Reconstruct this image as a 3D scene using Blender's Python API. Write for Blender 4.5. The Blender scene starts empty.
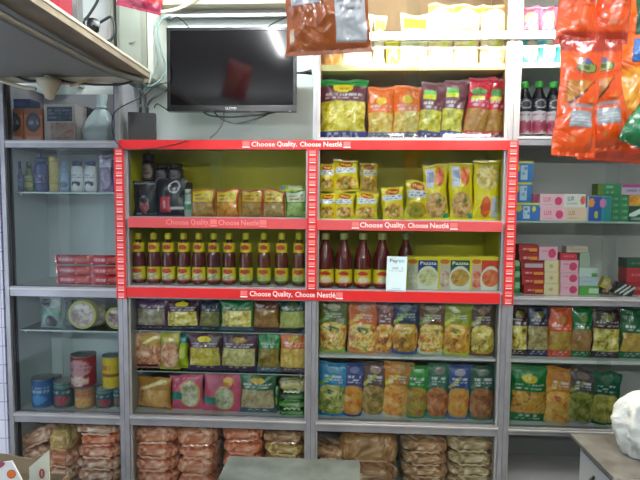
import bpy, bmesh, math, random
import numpy as np
from mathutils import Vector, Matrix, noise as mnoise

random.seed(7)
sc = bpy.context.scene
COL = sc.collection
PI = math.pi
# ------------------------------------------------------------------ camera
FPX, CZ, CY = 500.0, 1.55, -2.5
PITCH, YAW, ROLL = math.radians(-3.874), math.radians(-2.973), math.radians(0.4755)
_F = Vector((math.sin(YAW)*math.cos(PITCH), math.cos(YAW)*math.cos(PITCH), math.sin(PITCH)))
_R = Vector((math.cos(YAW), -math.sin(YAW), 0)); _U = _R.cross(_F)
_R2 = _R*math.cos(ROLL)+_U*math.sin(ROLL); _U2 = _U*math.cos(ROLL)-_R*math.sin(ROLL)
cam = bpy.data.cameras.new('camera'); camo = bpy.data.objects.new('camera', cam); COL.objects.link(camo)
cam.sensor_width = 36; cam.lens = FPX/640*36; cam.clip_start = .02
camo.matrix_world = Matrix(((_R2.x, _U2.x, -_F.x, 0), (_R2.y, _U2.y, -_F.y, CY), (_R2.z, _U2.z, -_F.z, CZ), (0, 0, 0, 1)))
sc.camera = camo
def P(px, py, y=0.0):
    """the point of the place seen at a photo position, at depth y"""
    d = _F + _R2*((px-320)/FPX) + _U2*((240-py)/FPX)
    s = (y-CY)/d.y
    return Vector((d.x*s, y, CZ+d.z*s))

# ------------------------------------------------------------------ colours and materials
def lin(c):
    if isinstance(c, str):
        c = c.lstrip('#'); c = [int(c[i:i+2], 16)/255 for i in (0, 2, 4)]
    return tuple(x/12.92 if x <= .04045 else ((x+.055)/1.055)**2.4 for x in c)
MATS = {}
def mat(name, col='#888888', rough=.5, metal=0, coat=0, attr=False, bump=None, var=None, emit=None, spec=.5, trans=0, alpha=1):
    if name in MATS: return MATS[name]
    m = bpy.data.materials.new(name); m.use_nodes = True; MATS[name] = m
    nt = m.node_tree; b = nt.nodes['Principled BSDF']
    b.inputs['Base Color'].default_value = (*lin(col), 1)
    b.inputs['Roughness'].default_value = rough; b.inputs['Metallic'].default_value = metal
    b.inputs['Coat Weight'].default_value = coat; b.inputs['Coat Roughness'].default_value = .12
    b.inputs['Specular IOR Level'].default_value = spec
    b.inputs['Transmission Weight'].default_value = trans
    tc = nt.nodes.new('ShaderNodeTexCoord')
    if attr:
        a = nt.nodes.new('ShaderNodeAttribute'); a.attribute_name = 'Col'
        nt.links.new(a.outputs['Color'], b.inputs['Base Color'])
    if var:
        n = nt.nodes.new('ShaderNodeTexNoise'); n.inputs['Scale'].default_value = var[1]; n.inputs['Detail'].default_value = 6
        r = nt.nodes.new('ShaderNodeValToRGB'); r.color_ramp.elements[0].position = .35; r.color_ramp.elements[1].position = .65
        r.color_ramp.elements[0].color = (*lin(var[0]), 1); r.color_ramp.elements[1].color = (*lin(col), 1)
        nt.links.new(tc.outputs['Object'], n.inputs['Vector']); nt.links.new(n.outputs['Fac'], r.inputs['Fac'])
        nt.links.new(r.outputs['Color'], b.inputs['Base Color'])
    if bump:
        n = nt.nodes.new('ShaderNodeTexNoise'); n.inputs['Scale'].default_value = bump[0]; n.inputs['Detail'].default_value = 3
        n.inputs['Distortion'].default_value = .6
        u = nt.nodes.new('ShaderNodeBump'); u.inputs['Strength'].default_value = bump[1]; u.inputs['Distance'].default_value = bump[2]
        nt.links.new(tc.outputs['Object'], n.inputs['Vector']); nt.links.new(n.outputs['Fac'], u.inputs['Height'])
        nt.links.new(u.outputs['Normal'], b.inputs['Normal'])
    if emit:
        b.inputs['Emission Color'].default_value = (*lin(emit[0]), 1); b.inputs['Emission Strength'].default_value = emit[1]
    return m
film = mat('film', attr=True, rough=.26, coat=.75, bump=(26, .9, .012))
gloss_film = mat('gloss_film', attr=True, rough=.25, coat=.8, bump=(14, .9, .022))
softfilm = mat('softfilm', attr=True, rough=.4, coat=.35, bump=(24, .35, .004))
clearfilm = mat('clearfilm', attr=True, rough=.35, coat=.8, bump=(45, .8, .008))
paper = mat('paper', attr=True, rough=.45, coat=.15)
sauce = mat('sauce', '#4a0f0d', .12, coat=.6)
alu = mat('aluminium', '#a3a3a8', .38, metal=.5, var=('#909095', 7))
alu_d = mat('aluminium_dark', '#4c4d50', .45, metal=.5)
alu_edge = mat('aluminium_edge', '#b5b6b4', .35, metal=.5)
red_pl = mat('red_board', '#cf1a1c', .45, coat=.1)
pink_pl = mat('faded_red_board', '#c9494c', .5)
white_m = mat('white_print', '#fdeeea', .5)
pinkw_m = mat('faded_print', '#e88a86', .5)
yellow_bd = mat('yellow_board', '#cfc60a', .5, var=('#bfb60a', 5))
grey_bd = mat('grey_laminate', '#bab9b6', .55, var=('#b0afad', 3))
blue_bd = mat('pale_laminate', '#cbd8da', .5, var=('#c2d0d3', 3))
brown_bd = mat('brown_laminate', '#b89878', .55)
shelfw = mat('white_shelf', '#c6cdc9', .45)
black = mat('black_plastic', '#0c0d0f', .35)
blackm = mat('matte_black', '#15181a', .7)
cable_m = mat('cable_black', '#1a2022', .5)
cable_g = mat('cable_green_grey', '#56706c', .5)
greenish = mat('glass_edge', '#a4bcb4', .15, coat=.5)
cream = mat('cream_plastic', '#c8bfa6', .5)

def glass_mat():
    m = bpy.data.materials.new('pane_glass'); m.use_nodes = True; nt = m.node_tree
    for n in list(nt.nodes): nt.nodes.remove(n)
    o = nt.nodes.new('ShaderNodeOutputMaterial'); mx = nt.nodes.new('ShaderNodeMixShader')
    t = nt.nodes.new('ShaderNodeBsdfTransparent'); t.inputs['Color'].default_value = (.94, .965, .955, 1)
    g = nt.nodes.new('ShaderNodeBsdfGlossy'); g.inputs['Roughness'].default_value = .03
    f = nt.nodes.new('ShaderNodeFresnel'); f.inputs['IOR'].default_value = 1.22
    nt.links.new(f.outputs[0], mx.inputs[0]); nt.links.new(t.outputs[0], mx.inputs[1]); nt.links.new(g.outputs[0], mx.inputs[2])
    nt.links.new(mx.outputs[0], o.inputs['Surface']); return m
glass = glass_mat(); MATS['pane_glass'] = glass

# ------------------------------------------------------------------ object helpers
def link(name, me, parent=None, m=None, loc=None):
    o = bpy.data.objects.new(name, me); COL.objects.link(o)
    if parent is not None: o.parent = parent
    if loc is not None: o.location = loc
    if m is not None and me is not None:
        if len(me.materials) == 0: me.materials.append(m)
    return o
LABELS = {}
def tag(o, label, cat, group=None):
    o['label'] = label; o['category'] = cat
    if group: o['group'] = group
    n = len(label.replace(',', ' ').split())
    if label in LABELS: print('DUPLICATE LABEL', label)
    if n < 4 or n > 16: print('LABEL LENGTH', n, label)
    LABELS[label] = 1
    return o
def struct(o): o['kind'] = 'structure'; return o
def empty(name, loc=(0, 0, 0), rot=None):
    o = bpy.data.objects.new(name, None); COL.objects.link(o); o.location = loc; o.empty_display_size = .02
    if rot: o.rotation_euler = rot
    return o
class MB:
    """collects shapes, builds one mesh"""
    def __init__(s): s.v = []; s.f = []; s.c = []
    def add(s, v, f, c=None):
        n = len(s.v); s.v += [tuple(p) for p in v]; s.f += [tuple(i+n for i in q) for q in f]
        s.c += (list(c) if c is not None else [(1, 1, 1)]*len(v)); return s
    def box(s, x0, x1, y0, y1, z0, z1, b=0, c=None):
        if b <= 0:
            v = [(x, y, z) for x in (x0, x1) for y in (y0, y1) for z in (z0, z1)]
            f = [(0, 1, 3, 2), (4, 6, 7, 5), (0, 4, 5, 1), (2, 3, 7, 6), (0, 2, 6, 4), (1, 5, 7, 3)]
            return s.add(v, f, None if c is None else [c]*8)
        bm = bmesh.new(); bmesh.ops.create_cube(bm, size=1)
        for w in bm.verts: w.co = Vector(((x0+x1)/2+w.co.x*(x1-x0), (y0+y1)/2+w.co.y*(y1-y0), (z0+z1)/2+w.co.z*(z1-z0)))
        bmesh.ops.bevel(bm, geom=bm.edges[:], offset=b, segments=2, affect='EDGES', profile=.7)
        bm.verts.index_update()
        s.add([w.co[:] for w in bm.verts], [[w.index for w in q.verts] for q in bm.faces], None if c is None else [c]*len(bm.verts)); bm.free(); return s
    def tube(s, pts, r, n=8):
        pts = [Vector(p) for p in pts]; rings = []
        up = Vector((0, 0, 1))
        for i, p in enumerate(pts):
            d = (pts[min(i+1, len(pts)-1)]-pts[max(i-1, 0)]).normalized()
            a = d.cross(up) if abs(d.dot(up)) < .95 else d.cross(Vector((1, 0, 0)))
            a.normalize(); b = a.cross(d).normalized(); rr = r[i] if isinstance(r, (list, tuple)) else r
            rings.append([p+a*math.cos(2*PI*k/n)*rr+b*math.sin(2*PI*k/n)*rr for k in range(n)])
        v = [q for g in rings for q in g]; f = []
        for i in range(len(rings)-1):
            for k in range(n): f.append((i*n+k, i*n+(k+1) % n, (i+1)*n+(k+1) % n, (i+1)*n+k))
        f.append(tuple(range(n))[::-1]); f.append(tuple((len(rings)-1)*n+k for k in range(n)))
        return s.add(v, f)
    def lathe(s, prof, n=28, cx=0, cy=0, sy=1, c=None):
        v = []; f = []; m = len(prof)
        for r, z in prof:
            for k in range(n): v.append((cx+r*math.cos(2*PI*k/n), cy+sy*r*math.sin(2*PI*k/n), z))
        for i in range(m-1):
            for k in range(n): f.append((i*n+k, i*n+(k+1) % n, (i+1)*n+(k+1) % n, (i+1)*n+k))
        f.append(tuple(range(n))[::-1]); f.append(tuple((m-1)*n+k for k in range(n)))
        return s.add(v, f, None if c is None else [c]*len(v))
    def quad(s, a, b, c, d): return s.add([a, b, c, d], [(0, 1, 2, 3)])
    def mesh(s, name='m', smooth=False, colors=False):
        me = bpy.data.meshes.new(name); me.from_pydata(s.v, [], s.f); me.update()
        if smooth: me.polygons.foreach_set('use_smooth', [True]*len(me.polygons))
        if colors:
            a = me.color_attributes.new('Col', 'FLOAT_COLOR', 'POINT')
            a.data.foreach_set('color', np.hstack([np.array(s.c, dtype=np.float32), np.ones((len(s.v), 1), np.float32)]).ravel())
        return me
    def build(s, name, m, parent=None, loc=None, smooth=False, colors=False):
        return link(name, s.mesh(name, smooth, colors), parent, m, loc)
def bez(pts, n=10):
    """Catmull-Rom through points"""
    p = [Vector(q) for q in pts]; p = [p[0]]+p+[p[-1]]; out = []
    for i in range(1, len(p)-2):
        for k in range(n):
            t = k/n; a, b, c, d = p[i-1:i+3]
            out.append(.5*((2*b)+(c-a)*t+(2*a-5*b+4*c-d)*t*t+(3*b-a-3*c+d)*t**3))
    out.append(p[-2]); return out

# ------------------------------------------------------------------ printed artwork (the print's own colours)
def vnoise(x, y, seed=0):
    xi = np.floor(x).astype(np.int64); yi = np.floor(y).astype(np.int64); fx = x-xi; fy = y-yi
    def h(a, b):
        n = (a*374761393+b*668265263+seed*1442695) & 0xffffffff; n = ((n ^ (n >> 13))*1274126177) & 0xffffffff
        return ((n ^ (n >> 16)) & 0xffff)/65535.0
    fx = fx*fx*(3-2*fx); fy = fy*fy*(3-2*fy)
    return (h(xi, yi)*(1-fx)+h(xi+1, yi)*fx)*(1-fy)+(h(xi, yi+1)*(1-fx)+h(xi+1, yi+1)*fx)*fy
def paint(layers, u, v, w, h):
    """layers -> colour per (u,v); w,h in metres so that the grain has a real size"""
    out = np.zeros((len(u), 3)); out[:] = lin('#888888')
    X = u*w; Y = v*h
    for i, L in enumerate(layers):
        k = L[0]
        if k == 'fill': out[:] = lin(L[1]); continue
        u0, v0, u1, v1 = L[1:5]
        inr = (u >= u0-1e-6) & (u <= u1+1e-6) & (v >= v0-1e-6) & (v <= v1+1e-6)
        cu, cv, ru, rv = (u0+u1)/2, (v0+v1)/2, (u1-u0)/2, (v1-v0)/2
        ine = ((u-cu)/ru)**2+((v-cv)/rv)**2 <= 1.02
        ins = ((u-cu)/ru)**4+((v-cv)/rv)**4 <= 1.03
        if k == 'rect': out[inr] = lin(L[5])
        elif k == 'ell': out[ine] = lin(L[5])
        elif k in ('food', 'foode', 'foods'):
            m = inr if k == 'food' else ine if k == 'foode' else ins
            pal = [np.array(lin(c)) for c in L[5]]; s = L[6] if len(L) > 6 else 1.0; sd = int(u0*977+v1*613)+len(pal)+i
            q = 110/s
            n1 = vnoise(X*q+vnoise(X*40, Y*40, 5)*3, Y*q*.8+vnoise(X*50, Y*50, 9)*3, sd)
            n2 = vnoise(X*q*.45, Y*q*.45, sd+3); n1 = .6*n1+.4*vnoise(X*q*2.3, Y*q*2.3, sd+11)
            t = np.clip((.62*n1+.42*n2-.52)*1.9+.54, 0, .999)*(len(pal)-1)
            a = np.floor(t).astype(int); fr = (t-a)[:, None]; pa = np.array(pal)
            cc = pa[a]*(1-fr)+pa[np.minimum(a+1, len(pal)-1)]*fr
            out[m] = cc[m]
        elif k == 'text':   # illegible small print in rows
            rows = L[6]; rr = (v-v0)/(v1-v0)*rows; fr = rr-np.floor(rr)
            n1 = vnoise(X*130, np.floor(rr)*7.3+.5, 17+i)
            m = inr & (fr > .22) & (fr < .8)
            k_ = (np.clip((n1-.32)*4, 0, 1)*.72)[:, None]*m[:, None]
            out = out*(1-k_)+np.array(lin(L[5]))*k_
        elif k == 'diag':   # slanted stripe
            m = inr & (np.abs((u-u0)/(u1-u0)-(v-v0)/(v1-v0)) < L[6]); out[m] = lin(L[5])
    return out

def ring_grid(nu, nv):
    return [(i/nu, j/nv) for j in range(nv+1) for i in range(nu+1)], [(j*(nu+1)+i, j*(nu+1)+i+1, (j+1)*(nu+1)+i+1, (j+1)*(nu+1)+i) for j in range(nv) for i in range(nu)]
def patch(name, S, kind, u0, v0, u1, v1, layers, w, h, parent, m, off=.0016, res=None):
    n = res or 14
    if kind in ('ell', 'foode', 'foods'):
        ex = .5 if kind == 'foods' else 1; sg = lambda c: math.copysign(abs(c)**ex, c)
        R, A = max(4, n//2), n*2; uv = [((u0+u1)/2, (v0+v1)/2)]; f = []
        for r in range(1, R+1):
            for a in range(A): uv.append(((u0+u1)/2+(u1-u0)/2*r/R*sg(math.cos(2*PI*a/A)), (v0+v1)/2+(v1-v0)/2*r/R*sg(math.sin(2*PI*a/A))))
        for a in range(A): f.append((0, 1+a, 1+(a+1) % A))
        for r in range(R-1):
            for a in range(A): f.append((1+r*A+a, 1+(r+1)*A+a, 1+(r+1)*A+(a+1) % A, 1+r*A+(a+1) % A))
    else:
        g, f = ring_grid(n, n); uv = [(u0+a*(u1-u0), v0+b*(v1-v0)) for a, b in g]
    u = np.array([q[0] for q in uv]); v = np.array([q[1] for q in uv])
    c = paint(layers, u, v, w, h)
    b = MB(); b.add([S(a, d, off) for a, d in uv], f, [tuple(x) for x in c])
    return b.build(name, m, parent, smooth=True, colors=True)
TXT = {}
def text_geo(s):
    if s not in TXT:
        cu = bpy.data.curves.new('t', 'FONT'); cu.body = s; cu.size = 1; cu.resolution_u = 2; cu.offset = .012
        o = bpy.data.objects.new('t', cu); COL.objects.link(o); bpy.context.view_layer.update()
        me = bpy.data.meshes.new_from_object(o.evaluated_get(bpy.context.evaluated_depsgraph_get()))
        bpy.data.objects.remove(o); bpy.data.curves.remove(cu)
        v = [x.co.copy() for x in me.vertices]; f = [tuple(q.vertices) for q in me.polygons]; bpy.data.meshes.remove(me)
        x0 = min(a.x for a in v); x1 = max(a.x for a in v); y0 = min(a.y for a in v); y1 = max(a.y for a in v)
        TXT[s] = ([((a.x-x0)/(x1-x0), (a.y-y0)/(y1-y0)) for a in v], f, (x1-x0)/(y1-y0))
    return TXT[s]
def lettering(s, S, u0, v0, u1, v1, m, parent, name='lettering', off=.0028, rot=False):
    v, f, asp = text_geo(s)
    if rot: pts = [S(u0+(1-b)*(u1-u0), v0+a*(v1-v0), off) for a, b in v]
    else: pts = [S(u0+a*(u1-u0), v0+b*(v1-v0), off) for a, b in v]
    return MB().add(pts, f).build(name, m, parent)
M_red = mat('ink_red', '#c01818', .4); M_navy = mat('ink_navy', '#1c2a6e', .4); M_white = mat('ink_white', '#f4f4f0', .4)
M_pink = mat('ink_pink', '#d03a6a', .4); M_black = mat('ink_black', '#18181a', .4); M_yel = mat('ink_yellow', '#f4dc20', .4); M_cyan = mat('ink_cyan', '#1f9fd0', .4)

# ------------------------------------------------------------------ bags
def pouch_S(w, h, t, seed, kind='pillow', pinch=.05):
    sx = seed*3.7
    def S(u, v, off=0, side=1):
        if kind == 'stand':   # stand-up pouch, full at the bottom, flat at the top seal
            vb = min(1, max(0, v/.93)); pv = (1-vb)**.55*min(1, .62+vb*3); pv = min(pv, 1)
            s0 = .0
        else:
            vb = min(1, max(0, (v-.045)/.91)); pv = max(0, math.sin(PI*vb**.88))**.5
        pu = max(0, math.sin(PI*u))**.6
        pr = pu*pv
        wr = mnoise.noise(Vector((u*w*40+sx, v*h*30, seed+side*9)))*.0055+mnoise.noise(Vector((u*w*15+sx, v*h*15, seed)))*.010
        wr *= min(1, pr*2)*min(1., t/.03)
        cr = .0008*math.sin(u*w*900) if (vb <= 0 or vb >= 1) else 0
        x = (u-.5)*w*(1-pinch*pv)+mnoise.noise(Vector((v*h*16, seed, 0)))*.006*(u-.5)*2+mnoise.noise(Vector((v*h*9, seed+5, 1)))*.005
        if kind == 'stand': x *= 1-.10*(1-min(1, v*7))**2
        y = -side*(t/2*pr*(1 if side > 0 else .7)+wr*.9+cr+.0006+off)
        z = v*h+mnoise.noise(Vector((u*w*14, seed*2.1, 3)))*.016*max(0, v-.6)/.4
        return (x, y, z)
    return S
def make_bag(name, S, layers, w, h, t, parent_loc, rot, m=film, nu=26, nv=30, parts=(), back=None, cx=None):
    g, f = ring_grid(nu, nv)
    u = np.array([a for a, b in g]); v = np.array([b for a, b in g])
    b = MB()
    c = paint(layers, u, v, w, h); b.add([S(a, d) for a, d in g], f, [tuple(x) for x in c])
    g2, f2 = ring_grid(10, 14)
    bc = paint(layers, np.array([min(.98, max(.02, 1-a)) for a, d in g2]), np.array([d for a, d in g2]), w, h)
    b.add([S(a, d, 0, -1) for a, d in g2], [q[::-1] for q in f2], [tuple(x) for x in bc])
    o = b.build(name, m, loc=parent_loc, smooth=True, colors=True); o.rotation_euler = rot
    for p in parts:
        pn, kd, a0, b0, a1, b1 = p[:6]
        patch(pn, S, kd, a0, b0, a1, b1, layers, w, h, o, m, res=p[6] if len(p) > 6 else 14)
    return o

# print designs -> (layers, parts)
CREAM = ['#6a5814', '#bca63c', '#e2cf68', '#f8efb0']; TAN = ['#8a6428', '#b98a3c', '#c99f4e', '#dcb868']; DISH = ['#6c2c0c', '#c07424', '#e2ac44', '#f6dc8c', '#5c7420']
GOLD = ['#7c4a10', '#c88a24', '#e6b44c', '#f8e094']; PEACH = ['#8c4c2c', '#cc8860', '#e4b08c', '#f8d4b8']; RICEC = ['#8c8c68', '#c0c0a0', '#dedcc4']; GREENF = ['#4a5a1c', '#8a7a34', '#b09a50', '#6a8a30', '#c8b878']
def d_band(head, food, foot, badge='#e8d21c', strip=None, hv=.62, fv=.14, txt='#e8e0e0', seal=None):
    L = [('fill', head), ('food', .04, fv, .96, hv, food, 1.1), ('rect', 0, .0, 1, fv, foot), ('text', .2, .03, .8, fv-.02, '#c8ccd8', 2),
         ('text', .12, hv+.03, .9, hv+.15, txt, 2)]
    p = [('window', 'food', .06, fv+.005, .94, hv-.005, 22)]
    if strip: L.append(('rect', 0, .88, 1, .965, strip)); p.append(('header_strip', 'rect', .01, .88, .99, .965, 8))
    if badge:
        L += [('ell', .3, hv+.155, .7, min(.93, hv+.3), badge), ('text', .36, hv+.19, .64, min(.9, hv+.25), '#b03018', 1)]
        p.append(('logo_badge', 'ell', .3, hv+.155, .7, min(.93, hv+.3), 9))
    return L, p
def d_bowl(top, food, foot, badge='#d8d8d8', leaf=None, mid='#c8c83a'):
    L = [('fill', top), ('rect', 0, 0, 1, .1, foot), ('foods', .04, .05, .96, .57, food, 1.2), ('ell', .28, .80, .72, .93, badge), ('text', .34, .83, .66, .9, '#8a3a3a', 2),
         ('text', .2, .62, .8, .76, '#dfe6ee', 3)]
    p = [('dish_picture', 'foods', .04, .05, .96, .57, 22), ('logo_badge', 'ell', .28, .80, .72, .93, 8)]
    if leaf: L += [('ell', .3, .42, .5, .52, leaf)]
    if mid: L.insert(2, ('diag', 0, .55, .55, .78, mid, .18))
    return L, p
def d_noodle(base='#e9d414', upper='#c8471c', band='#e8ecf2', food=GOLD, bowl='ell', rot=0):
    L = [('fill', base), ('ell', .2, .76, .8, .94, upper), ('rect', .06, .58, .92, .74, band), ('text', .1, .6, .88, .73, '#2a3a7a', 2),
         ('foode', .08, .06, .92, .46, food, .9), ('ell', .4, .2, .58, .3, '#5a8a2a')]
    p = [('logo_badge', 'ell', .2, .76, .8, .94, 8), ('name_band', 'rect', .06, .58, .92, .74, 12), ('dish_picture', 'foode', .08, .06, .92, .46, 16)]
    return L, p

THINGS = {}
def bag_px(x0, x1, yt, zb, design, label, group=None, cat='packet', name='food_pouch', t=.045, yf=.035, m=film, kind='pillow', rz=0, rx=None, ry=0, text=None, pinch=.09, hmin=None):
    """a bag standing on a shelf at height zb; x0..x1, yt: where its outline stands in the photo"""
    a = P(x0, yt, yf+t*.4); b = P(x1, yt, yf+t*.4); w = (b.x-a.x); h = (a.z+b.z)/2-zb
    sd = random.random()*50
    S = pouch_S(w*1.07, h*1.01, t*1.1, sd, kind, pinch)
    L, parts = design
    rx = -.04 if rx is None else rx
    if ry == 0: ry = random.uniform(-.035, .035)
    o = make_bag(name, S, L, w, h, t, ((a.x+b.x)/2, yf+t*.55, zb+.001), (rx, ry, rz), m, parts=parts, nu=max(16, int((x1-x0)*.95)), nv=max(16, int((h/.005)*.8)))
    tag(o, label, cat, group)
    if kind == 'pillow':
        for nm, vv in (('top_seal', .965), ('bottom_seal', 0.0)):
            bb = MB(); n = 18
            vs = []; 
            for i in range(n+1):
                for q in (0, 1): vs.append(S(i/n, vv+q*.035, .0012+.0006*(i % 2)))
            bb.add(vs, [(2*i, 2*i+2, 2*i+3, 2*i+1) for i in range(n)], [tuple(paint(L, np.array([.5]), np.array([vv+.0]), w, h)[0])]*len(vs))
            bb.build(nm, m, o, colors=True)
    if text:
        for (s, a0, b0, a1, b1, mm) in text: lettering(s, S, a0, b0, a1, b1, mm, o)
    return o

# ------------------------------------------------------------------ lathe goods
def cyl_S(r, z0, z1, sy=1):
    def S(u, v, off=0, side=1):
        a = -PI/2+(u-.5)*PI*1.15
        return ((r+off)*math.cos(a), (r+off)*math.sin(a)*sy, z0+v*(z1-z0))
    return S
def cyl_label(name, r, z0, z1, layers, parent, m=paper, sy=1, full=True, nu=30, nv=14, off=.0008):
    g, f = ring_grid(nu, nv)
    span = 2*PI if full else PI*1.1
    pts = []
    for a, b in g:
        an = -PI/2+(a-.5)*span; pts.append(((r+off)*math.cos(an), (r+off)*math.sin(an)*sy, z0+b*(z1-z0)))
    u = np.array([(a-.5)*(span/PI)+.5 for a, b in g]); v = np.array([b for a, b in g])
    c = paint(layers, u, v, r*PI, z1-z0)
    return MB().add(pts, f, [tuple(x) for x in c]).build(name, m, parent, smooth=True, colors=True)

def ketchup(label, group, cx, yb, zb, h, w, body='#471010', lab=None, neck=True, cap='#d8c818', capglass=False, parts=True):
    root = empty('sauce_bottle', (cx, yb, zb)); tag(root, label, 'bottle', group)
    r = w/2; k = h
    prof = [(r*.9, 0), (r*.98, .012), (r, .03), (r, k*.50), (r*.97, k*.56), (r*.80, k*.66), (r*.56, k*.76), (r*.42, k*.82), (r*.40, k*.885)]
    MB().lathe(prof, 24).build('bottle_glass', mat('sauce_'+body, body, .12, coat=.6), root, smooth=True)
    cr = r*.50
    MB().lathe([(cr*.96, k*.875), (cr, k*.88), (cr, k*.89), (cr*.97, k*.975), (cr*.9, k*.995), (cr*.3, k)], 20).build('cap', mat('cap_'+cap, cap, .4), root, smooth=True)
    L = lab or [('fill', '#dcc818'), ('ell', .3, .58, .7, .88, '#c42418'), ('foode', .3, .12, .75, .5, ['#9c5a1c', '#d8c8a0', '#e8e0c8']), ('rect', 0, 0, 1, .1, '#a8281c')]
    cyl_label('label', r, k*.07, k*.34, L, root)
    if neck:
        cyl_label('neck_label', r*.61, k*.62, k*.81, [('fill', '#dcc818'), ('ell', .25, .3, .75, .8, '#b82c18')], root, off=.004+r*.12)
    return root

# ------------------------------------------------------------------ cartons
def carton_px(x0, x1, yt, yb, layers, label, group=None, cat='carton', name='soap_carton', d=.05, yf=.04, parts=(), text=None, zb=None, side=None, rz=0, m=paper, round_=.0012, res=None):
    a = P(x0, yt, yf); b = P(x1, yb, yf); w = b.x-a.x
    z0 = b.z if zb is None else zb; h = a.z-z0
    bb = MB(); e = round_
    c = lin(side) if side else tuple(paint(layers, np.array([.03]), np.array([.5]), w, h)[0])
    bb.box(-w/2, w/2, 0, d, 0, h, e, c)
    nu = res or max(8, int((x1-x0)*1.2)); nv = max(8, int((yb-yt)*1.3))
    S = lambda u, v, off=0, side=1: ((u-.5)*(w-2*e), -.0004-off, e+v*(h-2*e))
    g, f = ring_grid(nu, nv); cc = paint(layers, np.array([q[0] for q in g]), np.array([q[1] for q in g]), w, h)
    bb.add([S(p, q) for p, q in g], f, [tuple(x) for x in cc])
    o = bb.build(name, m, loc=((a.x+b.x)/2, yf, z0), colors=True); o.rotation_euler = (0, 0, rz)
    tag(o, label, cat, group)
    for p in parts: patch(p[0], S, p[1], p[2], p[3], p[4], p[5], layers, w, h, o, m, off=.0012)
    if text:
        for (s, a0, b0, a1, b1, mm) in text: lettering(s, S, a0, b0, a1, b1, mm, o, off=.0022)
    return o

# ------------------------------------------------------------------ snack sacks lying in piles
def sack(x0, x1, yt, yb, pal, label, group=None, d=.2, yf=.035, z0=None, ry=0, m=clearfilm, name='snack_bag', tape=None, grain=1.0):
    a = P(x0, yt, yf+.03); b = P(x1, yb, yf+.03); w = b.x-a.x; h = a.z-b.z
    cz = (a.z+b.z)/2; sd = random.random()*40
    nu, nv = (120, 26) if x1-x0 > 30 else (70, 22); v = []; f = []
    for j in range(nv+1):
        ph = -PI/2+PI*j/nv
        for i in range(nu):
            th = 2*PI*i/nu; n = .42
            cx, sx_ = math.cos(th), math.sin(th); cp, sp = math.cos(ph), math.sin(ph)
            q = lambda c, e: math.copysign(abs(c)**e, c)
            x = w/2*q(cx, n)*q(cp, n+.1); y = d/2*q(sx_, n)*q(cp, n+.1); z = h/2*q(sp, .6)
            k = mnoise.noise(Vector((x*22+sd, y*22, z*30)))*.012+mnoise.noise(Vector((x*70+sd, y*70, z*70)))*.007
            L = math.hypot(x/(w/2), y/(d/2), z/(h/2))+1e-6
            x += k*x/(w/2)/L*.5; y += k*y/(d/2)/L; z += k*.5*z/(h/2)/L
            v.append((x, y, z))
    for j in range(nv):
        for i in range(nu): f.append((j*nu+i, j*nu+(i+1) % nu, (j+1)*nu+(i+1) % nu, (j+1)*nu+i))
    P3 = np.array(v)
    u_ = (P3[:, 0]+P3[:, 1]*.7)/w+.5; v_ = (P3[:, 2]+P3[:, 1]*.3)/h+.5
    c = paint([('food', -9, -9, 9, 9, pal, grain)], u_, v_, w, h)
    b_ = MB().add(v, f, [tuple(x) for x in c]); nuv = 0
    o = b_.build(name, m, loc=((a.x+b.x)/2, yf+d/2, cz), smooth=True, colors=True); o.rotation_euler = (0, ry, 0)
    tag(o, label, 'snack bag', group)
    # crimped end seam of the bag, facing out
    s = MB(); n = 16; vs = []
    sw = w*.62
    for i in range(n+1):
        xx = (i/n-.5)*sw
        for q in (0, 1): vs.append((xx, -d/2-.002-q*.004+.001*math.sin(i*1.9+sd), -h*.3-q*.008+.003*math.sin(i*1.3+sd)))
    s.add(vs, [(2*i, 2*i+2, 2*i+3, 2*i+1) for i in range(n)], [lin(pal[2])]*len(vs)); s.build('seam', m, o, colors=True)
    return o

exec_order = []
# =================================================================== SETTING
XP = [-1.759, -1.137, -.168, .795, 1.77]     # centre lines of the cabinet posts
DEP = .33
Zc = 2.98
struct(MB().box(-3.2, 3.2, -4.2, .5, -.05, 0).build('floor', mat('floor_tiles', '#7d7a74', .5, var=('#6c6963', 3))))
struct(MB().box(-3.2, 3.2, -4.2, .5, Zc, Zc+.05).build('ceiling', mat('ceiling_paint', '#cfd2cf', .8)))
struct(MB().box(-3.2, 3.2, .345, .4, 0, Zc).build('wall_back', mat('wall_paint', '#d3dedb', .6, var=('#ccd8d6', 2))))
mat('wall_dull', '#8d8f8c', .8)
struct(MB().box(3.15, 3.2, -4.2, .345, 0, Zc).build('wall_right', mat('wall_dull', '#8d8f8c', .8)))
# white tiled side wall left of the cabinets
def tile_mat():
    m = mat('white_tiles', '#dfe0f0', .25); nt = m.node_tree; b = nt.nodes['Principled BSDF']
    br = nt.nodes.new('ShaderNodeTexBrick'); br.offset = 0; br.inputs['Scale'].default_value = 1
    br.inputs['Brick Width'].default_value = .3; br.inputs['Row Height'].default_value = .1; br.inputs['Mortar Size'].default_value = .003
    br.inputs['Color1'].default_value = (*lin('#e2e3f2'), 1); br.inputs['Color2'].default_value = (*lin('#dddef0'), 1); br.inputs['Mortar'].default_value = (*lin('#a8a8c0'), 1)
    tc = nt.nodes.new('ShaderNodeTexCoord'); sp = nt.nodes.new('ShaderNodeSeparateXYZ'); cb = nt.nodes.new('ShaderNodeCombineXYZ')
    nt.links.new(tc.outputs['Object'], sp.inputs[0]); nt.links.new(sp.outputs['X'], cb.inputs['X']); nt.links.new(sp.outputs['Z'], cb.inputs['Y'])
    nt.links.new(cb.outputs[0], br.inputs['Vector']); nt.links.new(br.outputs['Color'], b.inputs['Base Color']); return m
struct(MB().box(-3.2, XP[0]-.028, .0, .34, 0, 2.05).build('wall_left', tile_mat()))
struct(MB().box(-3.2, -3.15, -.9, 0, 0, Zc).build('wall_left', mat('wall_dull')))

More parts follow.
